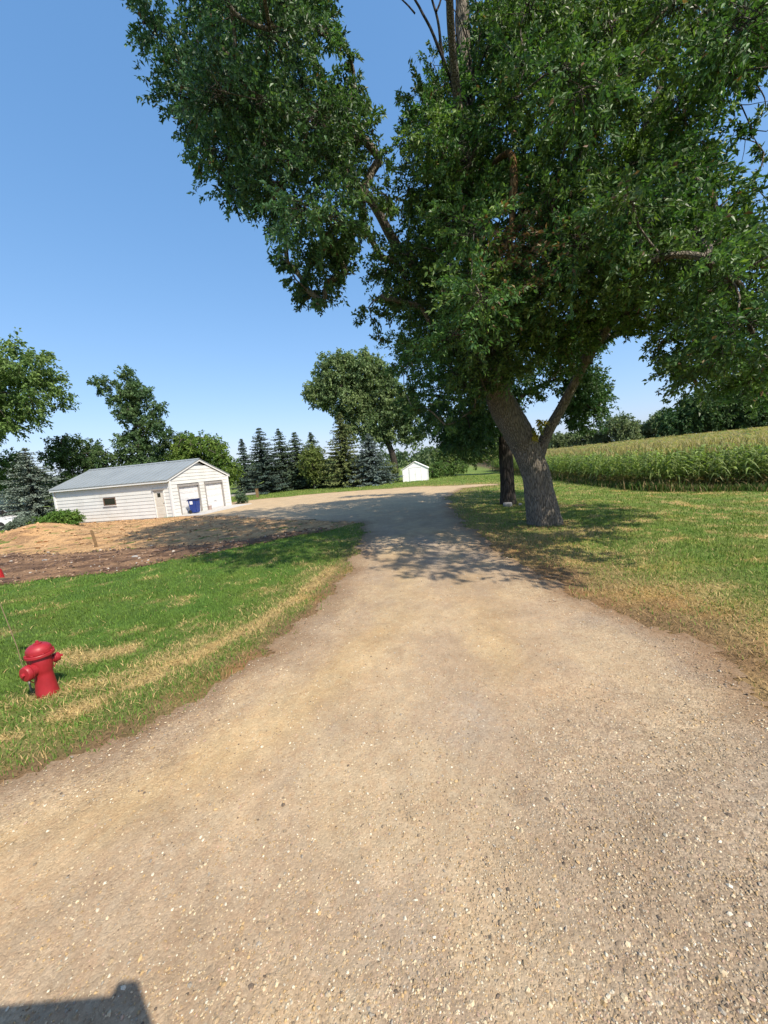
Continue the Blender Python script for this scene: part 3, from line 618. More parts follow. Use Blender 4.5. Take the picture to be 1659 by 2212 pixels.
# ------------------------------------------------------------------ the big tree by the drive
# foliage clumps (x, y, z, radius) in metres
MAPLE_CLUMPS=[(-0.15,10.08,7.87,0.35),(-1.88,9.29,12.81,0.41),(-0.68,9.92,12.11,0.8),(-2.79,10.91,11.19,0.74),(-1.55,11.72,13.62,0.74),(-0.97,9.33,7.06,0.76),(-3.95,11.05,12.75,0.73),(-1.29,8.1,10.38,0.92),(-1.43,11.14,13.31,0.87),(-0.6,8.99,9.71,0.86),(-1.03,11.35,12.38,0.76),(-2.96,10.34,9.02,0.3),(-0.78,9.83,7.47,0.62),(-2.38,8.1,9.49,0.81),(-1.53,10.73,7.22,0.26),(-2.3,11.07,14.6,0.77),(-1.35,11.29,14.51,0.78),(-1.63,9.07,12.47,0.42),(0.09,10.24,11.15,0.47),(-2.18,10.62,9.31,0.56),(-4.32,9.83,12.89,0.25),(-4.62,10.45,13.06,0.37),(-2.66,9.84,11.25,0.87),(-2.87,9.93,8.8,0.3),(-2.1,10.21,8.77,0.42),(-1.39,9.21,12.65,0.41),(-2.25,11.09,10.41,0.83),(-1.55,10.61,10.86,0.78),(-1.55,9.11,8.43,0.93),(-2.9,9.26,10.25,0.73),(-0.42,9.14,11.23,0.42),(-0.76,10.29,10.47,0.82),(-3.84,11.6,11.86,0.77),(-0.18,9.59,11.63,0.26),(-1.95,8.08,10.75,0.74),(-3.79,10.5,11.53,0.84),(-3.22,10.21,9.65,0.65),(-0.47,10.03,7.74,0.48),(-2.12,8.33,9.92,0.78),(-3.24,10.32,13.93,0.55),(-4.87,10.85,13.94,0.25),(-4.08,10.77,11.89,0.58),(-3.69,10.05,11.77,0.58),(-0.9,9.5,7.76,0.82),(-1.67,10.41,9.81,0.89),(-3.73,11.6,13.31,0.83),(-0.04,9.99,10.4,0.63),(0.25,10.51,11.38,0.25),(-0.51,10.44,12.88,0.49),(-2.11,9.44,13.06,0.26),(-3.35,9.62,9.56,0.45),(-2.93,10.45,10.22,0.78),(-1.0,10.96,14.3,0.83),(-1.97,9.43,8.8,0.75),(-1.44,10.35,13.79,0.57),(-1.81,9.23,8.06,0.4),(-2.91,9.75,13.22,0.62),(-1.79,11.1,12.19,0.88),(-0.13,10.12,9.87,0.77),(-1.18,11.97,11.08,0.76),(-3.08,9.92,10.48,0.77),(-0.64,9.44,7.32,0.48),(-1.72,11.93,14.87,0.9),(0.35,10.44,11.2,0.27),(-1.54,8.67,11.74,0.84),(-1.8,11.78,11.05,0.79),(-2.27,9.06,10.7,0.84),(0.13,10.24,8.2,0.44),(0.18,8.89,9.09,0.57),(-0.71,10.05,13.26,0.85),(-3.95,9.54,13.24,0.36),(0.07,10.98,11.33,0.49),(-2.5,9.8,12.75,0.81),(-0.47,9.94,10.77,0.76),(-1.15,10.88,11.8,0.73),(-1.99,9.21,10.11,0.9),(-1.75,9.71,12.93,0.8),(-2.71,11.4,14.76,0.75),(-1.67,8.06,9.24,0.72),(-3.2,10.9,9.72,0.61),(-1.83,10.5,8.28,0.38),(-0.81,11.04,13.22,0.84),(-4.6,11.17,13.61,0.66),(-2.33,9.52,13.15,0.28),(-1.22,8.62,8.5,0.9),(0.14,10.05,10.89,0.34),(-1.71,9.89,8.29,0.52),(-0.74,8.43,9.1,0.83),(-4.03,9.92,13.5,0.44),(-2.15,10.74,8.62,0.32),(-2.94,9.39,9.49,0.71),(0.64,9.99,9.4,0.55),(-3.8,9.35,11.75,0.63),(-0.47,8.81,7.5,0.74),(-1.87,9.27,9.51,0.84),(-2.39,8.63,9.61,0.78),(-4.13,9.65,13.31,0.3),(-0.51,11.32,10.54,0.76),(-3.32,11.39,10.85,0.84),(-3.51,9.36,13.02,0.38),(0.13,9.95,8.61,0.82),(-3.39,10.57,13.53,0.72),(-2.41,12.06,13.72,0.79),(-2.85,10.06,9.09,0.48),(-2.94,11.14,11.93,0.9),(-4.42,10.11,12.73,0.36),(-0.16,10.61,10.97,0.64),(-0.56,8.36,7.28,0.8),(-0.16,11.24,10.16,0.92),(-1.08,8.34,7.58,0.87),(-3.62,12.27,13.44,0.84),(-2.64,11.95,15.12,0.76),(-3.33,11.04,14.94,0.29),(-4.26,11.16,11.69,0.6),(0.67,9.41,7.87,0.28),(-3.59,10.49,14.08,0.57),(-3.15,10.42,12.74,0.83),(-2.13,10.23,13.82,0.45),(-0.2,10.35,12.3,0.27),(-1.87,11.86,12.64,0.86),(-1.0,8.54,11.32,0.85),(-2.42,11.54,11.74,0.85),(0.67,9.21,8.17,0.45),(0.25,9.59,9.57,0.66),(-0.62,8.85,8.09,0.79),(-0.39,11.73,10.89,0.74),(-2.46,8.87,12.06,0.87),(-2.54,9.1,8.48,0.44),(0.12,9.68,11.33,0.3),(-0.81,10.72,7.84,0.58),(-1.23,10.44,6.83,0.49),(-1.83,9.6,7.29,0.26),(-1.18,10.87,7.08,0.46),(-1.91,10.64,7.72,0.34),(-0.61,9.69,7.27,0.34),(-0.3,10.57,7.64,0.27),(-1.72,10.79,7.06,0.23),(-1.73,9.78,7.15,0.32),(-1.37,9.91,6.68,0.4),(-0.54,10.35,7.53,0.45),(-1.02,9.92,6.35,0.23),(-1.17,9.67,6.29,0.23),(-1.57,10.6,6.74,0.26),(-0.74,10.56,7.02,0.24),(-1.45,10.78,6.86,0.35),(-0.4,9.72,6.92,0.25),(-1.14,9.8,7.31,0.31),(-1.07,9.65,7.32,0.27),(-0.89,9.86,6.78,0.43),(-0.34,10.11,7.41,0.23),(-0.47,10.15,7.69,0.27),(-1.6,9.68,6.85,0.29),(8.68,9.1,9.51,0.3),(8.85,9.1,9.06,0.25),(8.32,9.1,8.57,0.22),(8.83,9.1,8.26,0.25),(8.65,9.1,7.73,0.3),(8.35,9.1,7.48,0.28),(8.92,9.1,7.34,0.35),(7.94,10.08,9.4,0.82),(1.28,10.52,3.78,0.38),(5.96,11.86,14.91,0.73),(8.0,11.96,6.64,0.8),(2.17,10.43,9.74,0.92),(7.92,9.93,4.17,0.7),(3.39,9.94,4.9,0.86),(8.03,7.67,9.1,0.28),(5.19,13.88,11.02,0.88),(3.9,10.35,13.0,0.87),(2.32,11.14,5.7,0.79),(8.72,10.13,5.43,0.82),(4.52,10.62,9.78,0.81),(5.54,9.56,11.29,0.74),(5.95,10.57,13.51,0.63),(9.44,9.28,3.23,0.36),(7.2,8.04,9.62,0.84),(6.7,12.07,7.93,0.93),(6.04,9.98,6.9,0.73),(8.49,10.29,9.13,0.29),(4.36,8.48,7.38,0.8),(5.26,11.5,5.42,0.87),(3.66,9.01,5.79,0.83),(4.97,10.73,13.27,0.88),(5.73,15.75,9.27,0.76),(9.4,9.69,11.14,0.84),(8.6,12.14,10.8,0.76),(2.24,10.71,7.09,0.92),(2.84,9.53,5.94,0.92),(1.92,10.86,11.26,0.79),(7.58,9.27,5.08,0.93),(8.1,10.14,10.09,0.45),(2.95,11.36,4.25,0.5),(1.68,11.15,11.01,0.59),(4.25,11.2,5.31,0.84),(4.32,8.24,8.66,0.93),(5.06,7.26,6.17,0.78),(9.43,9.15,5.28,0.29),(3.85,10.59,12.45,0.78),(7.37,9.23,3.92,0.64),(8.33,9.01,3.78,0.76),(1.95,11.41,9.59,0.72),(2.4,13.21,7.22,0.85),(9.54,10.36,3.73,0.67),(0.6,11.02,6.69,0.44),(3.61,6.76,7.84,0.74),(1.82,10.04,7.33,0.78),(5.31,10.02,12.32,0.77),(7.67,8.2,6.2,0.49),(6.79,15.36,13.92,0.84),(4.58,7.56,9.51,0.85),(5.84,14.54,9.53,0.84),(2.86,10.54,4.51,0.77),(3.01,11.7,4.17,0.53),(3.16,8.15,8.93,0.73),(0.1,11.13,6.38,0.45),(6.29,9.88,5.19,0.31),(3.31,11.78,7.13,0.92),(5.83,10.0,12.93,0.49),(8.33,10.9,7.59,0.83),(3.98,8.15,5.61,0.85),(5.82,8.94,6.68,0.9),(10.35,10.51,11.74,0.81),(3.62,11.82,15.4,0.26),(2.33,11.88,11.68,0.82),(8.11,10.79,10.78,0.77),(7.97,9.85,12.58,0.53),(2.46,10.84,11.53,0.77),(3.95,11.78,13.59,0.79),(1.01,10.71,4.9,0.63),(4.04,10.6,5.8,0.93),(6.9,13.52,13.62,0.91),(1.91,9.52,9.66,0.78),(7.05,8.46,5.17,0.79),(5.9,6.56,4.83,0.88),(6.7,9.03,7.08,0.83),(8.32,9.12,11.06,0.76),(5.68,7.03,5.68,0.73),(5.55,9.11,10.78,0.79),(9.43,10.28,5.32,0.83),(5.68,10.39,5.3,0.46),(6.88,9.67,8.97,0.91),(3.75,7.43,8.76,0.86),(7.61,8.18,3.6,0.75),(4.71,11.57,10.29,0.77),(6.3,8.45,7.83,0.75),(0.9,11.93,8.65,0.27),(8.66,10.9,4.82,0.74),(2.18,7.89,6.6,0.9),(1.55,11.69,9.28,0.57),(7.23,8.78,11.45,0.51),(1.35,10.52,9.14,0.55),(2.4,13.28,11.97,0.93),(6.12,9.51,5.44,0.68),(4.91,7.82,9.09,0.81),(7.39,9.04,8.36,0.28),(8.46,9.23,10.09,0.45),(3.45,10.36,10.96,0.92),(4.35,12.15,6.1,0.82),(2.12,7.42,5.22,0.88),(4.8,9.42,12.0,0.75),(6.49,11.53,5.25,0.28),(6.72,10.73,12.4,0.82),(0.36,10.56,6.59,0.26),(2.92,10.52,6.58,0.88),(4.56,8.27,5.82,0.84),(2.09,13.44,4.72,0.93),(8.63,13.25,10.73,0.72),(5.07,10.68,4.46,0.26),(8.91,9.97,10.77,0.65),(3.71,7.08,5.84,0.92),(0.63,10.95,7.74,0.41),(5.72,11.6,12.09,0.84),(5.85,8.85,11.3,0.73),(1.13,10.45,6.37,0.85),(5.82,11.07,8.2,0.74),(3.97,12.59,5.79,0.84),(6.48,8.38,8.9,0.59),(9.5,12.01,12.86,0.79),(6.72,8.68,7.74,0.75),(1.18,10.84,10.25,0.36),(4.08,14.26,13.43,0.78),(7.39,13.9,13.94,0.88),(2.96,12.53,10.26,0.74),(8.34,8.31,6.25,0.29),(7.95,10.11,8.62,0.63),(0.5,11.52,7.03,0.33),(2.38,9.27,7.67,0.88),(8.76,12.92,8.24,0.9),(6.69,12.11,14.02,0.89),(6.35,7.24,8.97,0.83),(1.42,11.22,8.37,0.64),(8.17,12.0,11.5,0.81),(4.58,11.67,14.87,0.58),(4.14,8.71,7.83,0.9),(4.2,11.19,6.23,0.92),(8.84,8.95,10.79,0.64),(1.65,10.72,5.88,0.81),(0.89,11.28,4.37,0.4),(1.77,13.54,7.01,0.84),(0.26,11.27,5.81,0.26),(7.16,9.95,4.42,0.24),(3.59,11.47,5.93,0.75),(8.42,10.38,8.33,0.68),(9.43,9.27,11.19,0.46),(1.89,10.87,3.29,0.29),(7.46,10.82,7.75,0.73),(7.66,7.89,8.88,0.26),(4.17,12.36,7.39,0.85),(2.52,11.9,5.43,0.93),(5.3,12.77,10.94,0.86),(9.16,9.72,3.45,0.49),(5.14,10.26,6.99,0.92),(4.76,12.75,14.38,0.84),(7.44,8.55,9.23,0.28),(2.55,9.09,5.79,0.83),(7.63,10.92,12.97,0.84),(5.89,10.65,13.89,0.28),(8.3,8.97,9.79,0.31),(6.12,10.74,14.01,0.3),(8.91,10.32,11.11,0.81),(5.42,10.52,13.61,0.38),(8.71,8.38,10.05,0.27),(6.86,8.88,8.27,0.71),(4.75,11.56,3.91,0.27),(5.38,9.97,6.03,0.9),(2.0,10.55,8.74,0.76),(8.69,8.54,11.0,0.37),(9.26,9.24,3.82,0.8),(9.18,10.48,4.72,0.73),(7.22,9.82,4.78,0.49),(4.84,11.92,12.9,0.74),(1.85,12.55,6.99,0.74),(9.47,10.07,6.92,0.61),(3.79,8.16,7.11,0.93),(8.46,9.85,5.1,0.81),(3.72,10.03,11.86,0.74),(6.63,9.55,12.12,0.9),(4.99,9.11,6.39,0.89),(7.3,12.66,14.95,0.85),(6.54,8.81,4.79,0.57),(3.28,10.33,5.87,0.82),(3.46,12.3,13.25,0.77),(1.14,11.04,7.02,0.79),(5.82,10.08,7.89,0.86),(5.32,11.12,13.12,0.78),(6.3,8.99,5.03,0.46),(5.06,14.42,6.87,0.84),(2.36,9.42,8.28,0.8),(2.25,10.56,8.03,0.88),(8.32,14.65,12.2,0.73),(5.2,11.07,7.51,0.76),(6.69,13.29,14.64,0.87),(6.51,10.2,7.16,0.81),(2.29,12.48,9.86,0.75),(5.81,6.68,3.79,0.74),(6.93,7.3,4.26,0.92),(3.59,9.55,11.77,0.83),(5.56,10.79,10.05,0.73),(5.31,8.22,6.69,0.83),(2.94,10.91,10.54,0.79),(5.69,6.21,4.06,0.77),(5.34,13.5,15.59,0.79),(7.95,9.46,7.02,0.76),(5.64,7.36,9.58,0.92),(5.94,10.3,11.5,0.81),(6.44,7.73,3.73,0.77),(6.69,11.19,7.06,0.92),(1.91,8.87,7.3,0.74),(2.64,12.16,12.56,0.75),(7.91,9.63,10.03,0.3),(6.02,6.48,8.37,0.9),(4.87,9.83,4.75,0.52),(5.39,10.69,11.74,0.72),(4.4,10.71,6.33,0.72),(3.63,8.49,10.74,0.86),(4.6,9.08,5.38,0.78),(5.94,8.35,5.19,0.93),(5.69,7.84,6.96,0.9),(7.39,8.04,6.41,0.27),(1.35,13.28,6.04,0.92),(8.51,9.79,10.65,0.62),(2.08,12.56,6.03,0.84),(7.1,7.34,3.73,0.86),(6.34,12.68,8.19,0.88),(4.02,9.91,11.27,0.88),(1.45,11.35,11.71,0.24),(7.49,7.88,10.14,0.74),(7.49,9.72,12.69,0.27),(4.32,10.06,12.45,0.87),(7.45,14.4,10.38,0.74),(2.08,12.12,9.04,0.76),(3.19,12.97,12.17,0.89),(2.23,10.12,8.62,0.8),(8.95,8.71,10.56,0.34),(4.99,7.73,6.55,0.87),(1.72,8.24,4.84,0.73),(7.29,9.67,3.92,0.27),(6.65,12.2,10.18,0.84),(3.62,11.54,4.42,0.33),(8.72,10.07,6.98,0.91),(3.0,12.05,4.99,0.77),(4.17,12.41,13.98,0.9),(5.82,7.87,10.21,0.81),(8.33,8.34,5.89,0.4),(3.5,11.88,10.05,0.9),(2.06,7.82,5.73,0.76),(7.4,10.16,6.2,0.87),(4.09,11.79,9.91,0.75),(3.25,12.3,8.9,0.74),(6.48,11.33,13.86,0.84),(9.08,14.32,12.24,0.77),(7.43,12.95,7.86,0.75),(8.76,10.84,8.51,0.73),(3.45,12.21,9.32,0.76),(7.24,10.34,12.63,0.89),(6.84,8.23,7.22,0.35),(7.7,8.71,9.57,0.39),(1.15,10.24,7.43,0.72),(2.25,11.24,3.35,0.26),(8.76,8.33,3.81,0.27),(5.9,7.68,6.01,0.74),(9.17,13.79,14.23,0.75),(1.0,11.02,7.5,0.83),(8.15,10.54,8.89,0.74),(3.52,12.31,7.77,0.82),(6.48,10.09,8.88,0.87),(7.25,9.01,7.52,0.77),(6.61,9.25,11.31,0.78),(6.89,11.93,7.06,0.83),(4.74,12.69,13.26,0.85),(2.41,11.61,4.71,0.88),(3.57,10.06,4.39,0.6),(7.67,8.48,10.06,0.73),(1.88,13.66,8.54,0.86),(4.35,11.74,11.04,0.78),(6.81,10.78,5.64,0.49),(3.14,11.03,4.12,0.29),(3.0,9.11,9.28,0.78),(8.06,9.84,6.64,0.88),(8.76,10.79,6.62,0.73),(2.93,11.63,3.71,0.27),(8.37,8.06,10.02,0.27),(4.79,11.21,13.94,0.92),(5.95,8.95,5.66,0.87),(2.49,10.47,4.24,0.69),(2.44,11.59,6.33,0.74),(4.93,9.51,6.91,0.74),(3.76,9.74,7.9,0.89),(1.04,10.64,3.73,0.3),(7.41,9.9,9.71,0.81),(6.17,10.91,9.35,0.9),(4.97,7.43,5.37,0.76),(4.27,6.51,6.11,0.86),(0.93,10.88,4.1,0.33),(5.41,12.23,7.7,0.74),(1.75,9.22,9.18,0.73),(5.21,9.21,9.82,0.9),(8.44,8.19,10.9,0.3),(5.14,10.58,8.17,0.8),(8.36,8.37,10.41,0.57),(4.95,11.02,12.51,0.92),(2.54,9.09,8.69,0.93),(3.55,13.32,12.84,0.88),(8.96,8.82,6.32,0.24),(6.55,13.49,15.21,0.75),(7.6,7.45,3.56,0.55),(7.94,10.39,13.12,0.67),(6.49,15.08,10.32,0.78),(7.86,9.07,7.24,0.36),(6.51,8.16,10.74,0.52),(9.35,9.05,4.57,0.35),(5.95,10.49,6.23,0.78),(9.63,10.37,11.25,0.69),(4.75,9.03,11.42,0.79),(3.6,13.11,7.52,0.92),(5.73,9.01,5.19,0.51),(3.61,11.7,14.03,0.41),(3.73,12.65,12.08,0.77),(4.81,11.88,13.62,0.77),(2.44,12.07,13.13,0.43),(6.4,11.37,14.53,0.41),(7.28,10.63,9.26,0.83),(3.72,10.47,5.19,0.79),(8.08,11.5,10.73,0.79),(1.11,10.79,8.76,0.3),(9.51,11.46,5.85,0.93),(9.34,10.03,10.75,0.5),(4.7,8.92,9.4,0.79),(7.48,9.28,12.23,0.31),(8.29,8.22,4.65,0.5),(4.46,10.73,12.33,0.82),(7.27,11.09,13.67,0.73),(9.75,9.54,4.23,0.5),(7.83,10.3,7.65,0.77),(3.71,11.32,9.76,0.87),(2.37,11.65,7.49,0.81),(7.88,7.78,10.22,0.38),(0.56,10.47,7.47,0.43),(8.31,8.22,5.26,0.34),(7.71,9.24,9.76,0.24),(3.91,8.84,10.46,0.87),(7.45,7.35,9.56,0.43),(7.82,9.62,8.89,0.44),(4.32,12.5,11.15,0.91),(0.74,12.06,7.81,0.71),(6.95,10.58,13.35,0.62),(9.43,9.33,10.35,0.47),(5.44,9.99,5.41,0.57),(5.43,6.51,5.15,0.76),(6.41,6.85,4.66,0.84),(5.59,10.86,5.26,0.6),(8.96,13.06,14.96,0.89),(3.68,10.62,8.01,0.73),(5.68,8.79,8.03,0.82),(1.55,12.12,7.18,0.85),(5.99,8.82,8.91,0.81),(9.55,10.41,6.27,0.92),(6.68,10.6,5.31,0.24),(3.91,12.48,10.0,0.75),(5.77,14.15,9.11,0.75),(4.24,8.53,6.28,0.83),(6.72,8.58,8.62,0.64),(3.52,11.8,13.11,0.83),(2.18,10.85,9.27,0.76),(4.3,7.3,8.34,0.9),(4.49,13.45,11.18,0.83),(6.38,7.95,6.31,0.89),(6.16,14.71,12.4,0.75),(3.7,11.66,4.84,0.74),(2.95,11.47,8.91,0.75),(6.83,7.98,5.99,0.93),(7.96,8.95,6.93,0.37),(4.92,10.39,5.07,0.83),(6.99,8.15,6.71,0.44),(6.34,11.76,5.65,0.48),(7.46,13.16,12.27,0.88),(4.39,12.45,12.57,0.88),(0.65,12.47,8.11,0.61),(8.56,9.07,11.9,0.25),(3.08,11.42,10.13,0.89),(3.01,11.85,5.73,0.76),(7.07,13.35,13.13,0.82),(7.16,9.86,12.84,0.26),(8.45,8.62,3.49,0.68),(2.34,9.17,5.05,0.92),(3.35,8.09,9.56,0.76),(5.72,10.82,5.66,0.72),(8.78,8.89,3.14,0.28),(8.71,9.45,11.1,0.88),(0.07,10.75,6.46,0.28),(2.04,11.55,3.52,0.37),(9.57,12.16,13.41,0.75),(4.97,6.82,5.37,0.73),(3.99,9.61,8.64,0.82),(2.35,9.69,8.91,0.93),(3.54,8.46,5.69,0.82),(4.33,10.46,3.94,0.29),(4.17,9.33,6.86,0.9),(7.88,13.41,11.93,0.77)]
MAPLE_UNSEEN_CLUMPS=[(5.48,2.37,14.53,0.8),(-2.9,7.66,15.2,0.82),(2.89,1.78,13.93,0.72),(-0.97,5.45,13.31,0.96),(4.25,8.29,17.22,0.71),(5.32,5.35,18.23,0.9),(-1.08,6.08,10.91,0.81),(2.83,5.8,12.06,0.78),(3.33,6.39,11.19,0.95),(4.9,11.26,18.37,0.84),(-1.5,6.09,14.57,0.84),(4.34,12.63,17.83,0.7),(5.31,1.66,13.36,0.89),(-1.22,11.55,16.83,0.76),(12.75,8.54,12.8,0.97),(5.74,3.75,6.61,0.93),(2.71,9.43,16.28,0.96),(6.79,1.45,11.11,0.84),(4.8,11.27,16.88,0.79),(4.34,2.79,14.29,0.72),(3.31,13.12,18.21,0.7),(2.86,3.21,12.57,0.98),(6.02,12.91,18.15,0.95),(1.37,12.3,18.31,0.96),(12.89,9.02,13.94,0.75),(-0.12,5.59,11.27,0.82),(13.3,9.38,11.57,0.75),(-1.8,11.3,17.57,0.99),(4.28,7.2,17.72,0.91),(1.59,9.33,18.27,0.8),(12.11,9.71,8.14,0.74),(1.23,11.31,17.19,0.96),(2.96,3.29,10.96,0.71),(4.8,4.52,12.46,0.88),(-0.29,5.03,15.4,0.91),(12.26,8.04,8.4,0.77),(3.05,11.27,16.88,0.83),(1.93,3.63,10.48,0.95),(7.92,1.53,11.35,0.88),(6.87,4.25,5.52,0.94),(0.13,11.53,18.34,0.98),(13.39,9.62,13.05,0.99),(12.16,8.8,6.91,0.79),(7.81,13.11,18.22,0.72),(1.42,3.13,12.67,0.76),(3.54,9.69,17.74,0.73),(12.88,9.43,10.39,0.72),(-3.13,10.29,16.12,0.87),(4.85,9.87,17.84,0.97),(1.63,13.28,18.33,0.86),(-3.54,8.03,13.19,0.95),(2.72,12.52,17.62,0.89),(2.53,9.9,18.16,0.89),(2.18,11.67,16.66,0.81),(0.89,4.83,11.28,0.7),(13.19,8.56,8.73,0.82),(2.82,5.71,10.73,0.71),(9.96,12.48,18.05,0.7),(9.16,7.05,9.12,0.82),(11.64,8.12,6.44,0.75),(12.86,7.46,10.35,0.71),(10.13,3.03,11.72,0.95),(-0.42,8.74,16.93,0.85),(12.48,10.11,14.55,0.8),(5.27,5.26,17.26,0.84),(1.38,10.59,15.68,0.73),(-0.39,12.55,18.31,0.93),(12.73,7.26,13.22,0.73),(6.55,1.59,9.8,0.81),(-0.18,11.5,16.92,0.88),(-1.35,12.31,17.93,0.92),(3.48,9.96,15.86,0.9),(13.26,11.02,12.84,0.77),(-2.6,8.45,16.61,0.76),(8.71,13.69,18.48,0.79),(11.28,7.31,8.0,0.97),(-3.79,8.33,14.95,0.74),(5.32,11.95,17.35,0.85),(11.5,8.49,13.25,0.99),(7.07,1.81,12.05,0.75),(2.56,11.37,18.21,0.82),(3.61,11.6,17.87,0.76),(4.7,13.44,18.46,0.88),(13.14,9.63,8.64,0.81),(13.51,7.78,12.82,0.78),(0.55,13.12,18.2,0.77),(6.6,2.88,6.79,0.78),(12.83,10.39,13.4,0.85),(1.5,9.28,17.23,1.0),(6.97,13.67,18.49,0.75),(5.46,12.18,18.48,0.83),(9.74,13.44,18.1,0.83),(1.21,11.18,18.49,0.94),(6.9,12.86,17.49,0.71),(-2.73,10.81,16.82,0.81)]
REAR_CLUMPS=[(5.49,18.75,7.1,0.85),(8.97,18.48,4.46,0.47),(9.07,18.12,3.98,0.79),(8.52,16.85,5.58,0.96),(1.35,18.57,7.51,0.31),(5.5,20.06,5.15,0.99),(8.6,18.63,5.84,0.85),(2.37,17.27,5.91,0.97),(9.49,16.89,4.67,0.64),(10.54,18.82,3.74,0.54),(5.9,19.27,3.6,0.76),(7.21,17.14,6.64,1.0),(3.56,18.85,7.16,0.93),(4.43,16.0,4.71,0.94),(2.97,18.36,4.1,1.02),(10.89,19.17,8.2,0.96),(6.14,19.29,4.46,0.95),(4.1,18.49,8.38,0.34),(6.43,18.99,5.04,0.82),(5.98,18.85,3.44,0.41),(5.29,20.47,5.9,0.91),(1.77,17.22,4.51,0.62),(3.63,19.43,3.92,0.97),(4.01,17.88,7.85,0.66),(4.79,19.45,4.32,0.91),(5.13,18.47,8.09,0.63),(2.19,17.37,7.05,0.85),(9.74,17.64,8.4,0.3),(2.2,19.04,7.67,0.9),(6.44,18.46,4.94,0.63),(8.52,16.45,6.37,1.0),(9.77,18.74,8.78,0.36),(7.75,19.07,6.43,0.97),(3.66,16.4,6.61,0.91),(5.24,17.19,3.44,0.6),(4.71,18.67,6.7,0.88),(9.55,18.25,6.67,1.04),(4.82,17.96,8.24,0.34),(9.6,17.07,6.94,0.8),(1.07,17.4,6.41,0.33),(6.13,18.05,5.08,0.81),(7.72,17.15,4.9,0.39),(3.47,15.87,5.19,0.85),(1.16,17.36,4.97,0.31),(3.51,18.59,3.17,0.76),(4.68,17.17,4.14,0.93),(5.25,15.97,5.83,0.96),(4.97,18.78,7.51,0.89),(10.08,17.18,6.95,0.44),(4.96,20.17,6.92,0.88),(10.36,18.75,4.8,1.02),(8.1,17.22,7.31,0.93),(5.13,18.22,7.41,0.92),(8.87,17.51,4.65,0.85),(10.22,19.25,5.58,1.01),(6.3,17.09,5.43,1.01),(8.84,20.08,6.83,0.9),(10.58,17.61,8.11,0.33),(5.07,18.58,2.72,0.61),(3.95,18.5,7.59,0.91),(7.42,17.88,7.85,0.69),(3.87,19.04,6.16,0.98),(3.83,17.34,3.48,1.02),(6.05,19.47,6.85,0.82),(6.57,17.59,7.88,0.66),(7.55,19.29,8.48,0.63),(2.94,17.99,4.64,0.85),(6.16,17.39,4.23,0.3),(6.38,19.59,7.47,0.86),(9.6,17.04,5.19,0.8),(5.22,18.13,7.92,0.61),(8.98,17.51,7.54,0.94),(10.32,18.78,7.35,0.97),(9.81,18.26,5.38,0.83),(6.94,17.29,5.08,0.39),(5.93,19.21,8.55,0.45),(10.44,18.65,8.36,0.69),(7.23,17.86,4.86,0.3),(1.66,17.84,7.1,0.77),(8.8,17.9,6.56,0.94),(8.35,17.11,4.38,0.43),(8.44,17.29,4.47,0.43),(8.93,17.62,5.17,0.61),(9.15,17.3,4.59,0.74),(9.91,17.39,4.1,0.7),(9.68,18.63,3.54,0.66),(10.77,18.99,3.18,0.35),(9.41,18.39,5.14,0.68),(9.02,17.38,3.26,0.4),(10.57,18.26,4.48,0.45),(9.79,18.85,3.63,0.6),(10.17,18.28,4.73,0.71),(9.63,17.3,3.87,0.77),(9.34,18.34,4.18,0.64),(9.55,18.86,4.45,0.63),(10.03,17.62,3.8,0.48),(10.2,17.65,4.37,0.54),(9.5,17.14,3.15,0.36),(9.33,18.67,4.32,0.49),(8.97,17.24,4.28,0.83),(2.64,15.96,4.5,0.41),(4.38,16.45,4.33,0.44),(1.84,15.42,3.7,0.44),(3.87,16.18,3.48,0.97),(4.26,15.66,3.08,0.46),(1.75,17.25,5.01,0.39),(4.14,17.82,3.05,0.6),(4.08,15.86,3.38,0.77),(2.96,16.16,2.8,0.43),(3.81,18.3,3.49,0.97),(4.26,17.65,3.72,1.02),(2.38,15.45,4.6,0.41),(3.94,15.77,2.79,0.53),(3.29,15.14,4.06,0.52),(3.69,15.47,3.34,1.04),(2.89,17.04,4.22,0.76),(2.53,16.94,4.83,0.43),(4.46,16.32,3.53,0.58),(4.25,16.93,4.5,0.37),(4.5,17.19,3.97,0.66),(2.47,15.7,4.21,0.68),(3.2,17.55,3.41,0.63),(3.13,15.79,2.83,0.39),(4.59,16.89,3.77,0.59),(3.68,15.07,3.08,0.67),(4.31,17.78,4.16,0.86)]
MAPLE_TRUNK = [(5.2, 12.2, -.25), (5.17, 12.2, 0.0), (5.1, 12.2, .35), (4.98, 12.2, 1.0), (4.88, 12.2, 1.7), (4.68, 12.18, 2.3), (4.32, 12.1, 3.0), (3.86, 12.0, 3.85), (3.42, 11.8, 4.8)]
MAPLE_TRUNK_R = [.53, .48, .445, .42, .41, .42, .42, .39, .36]
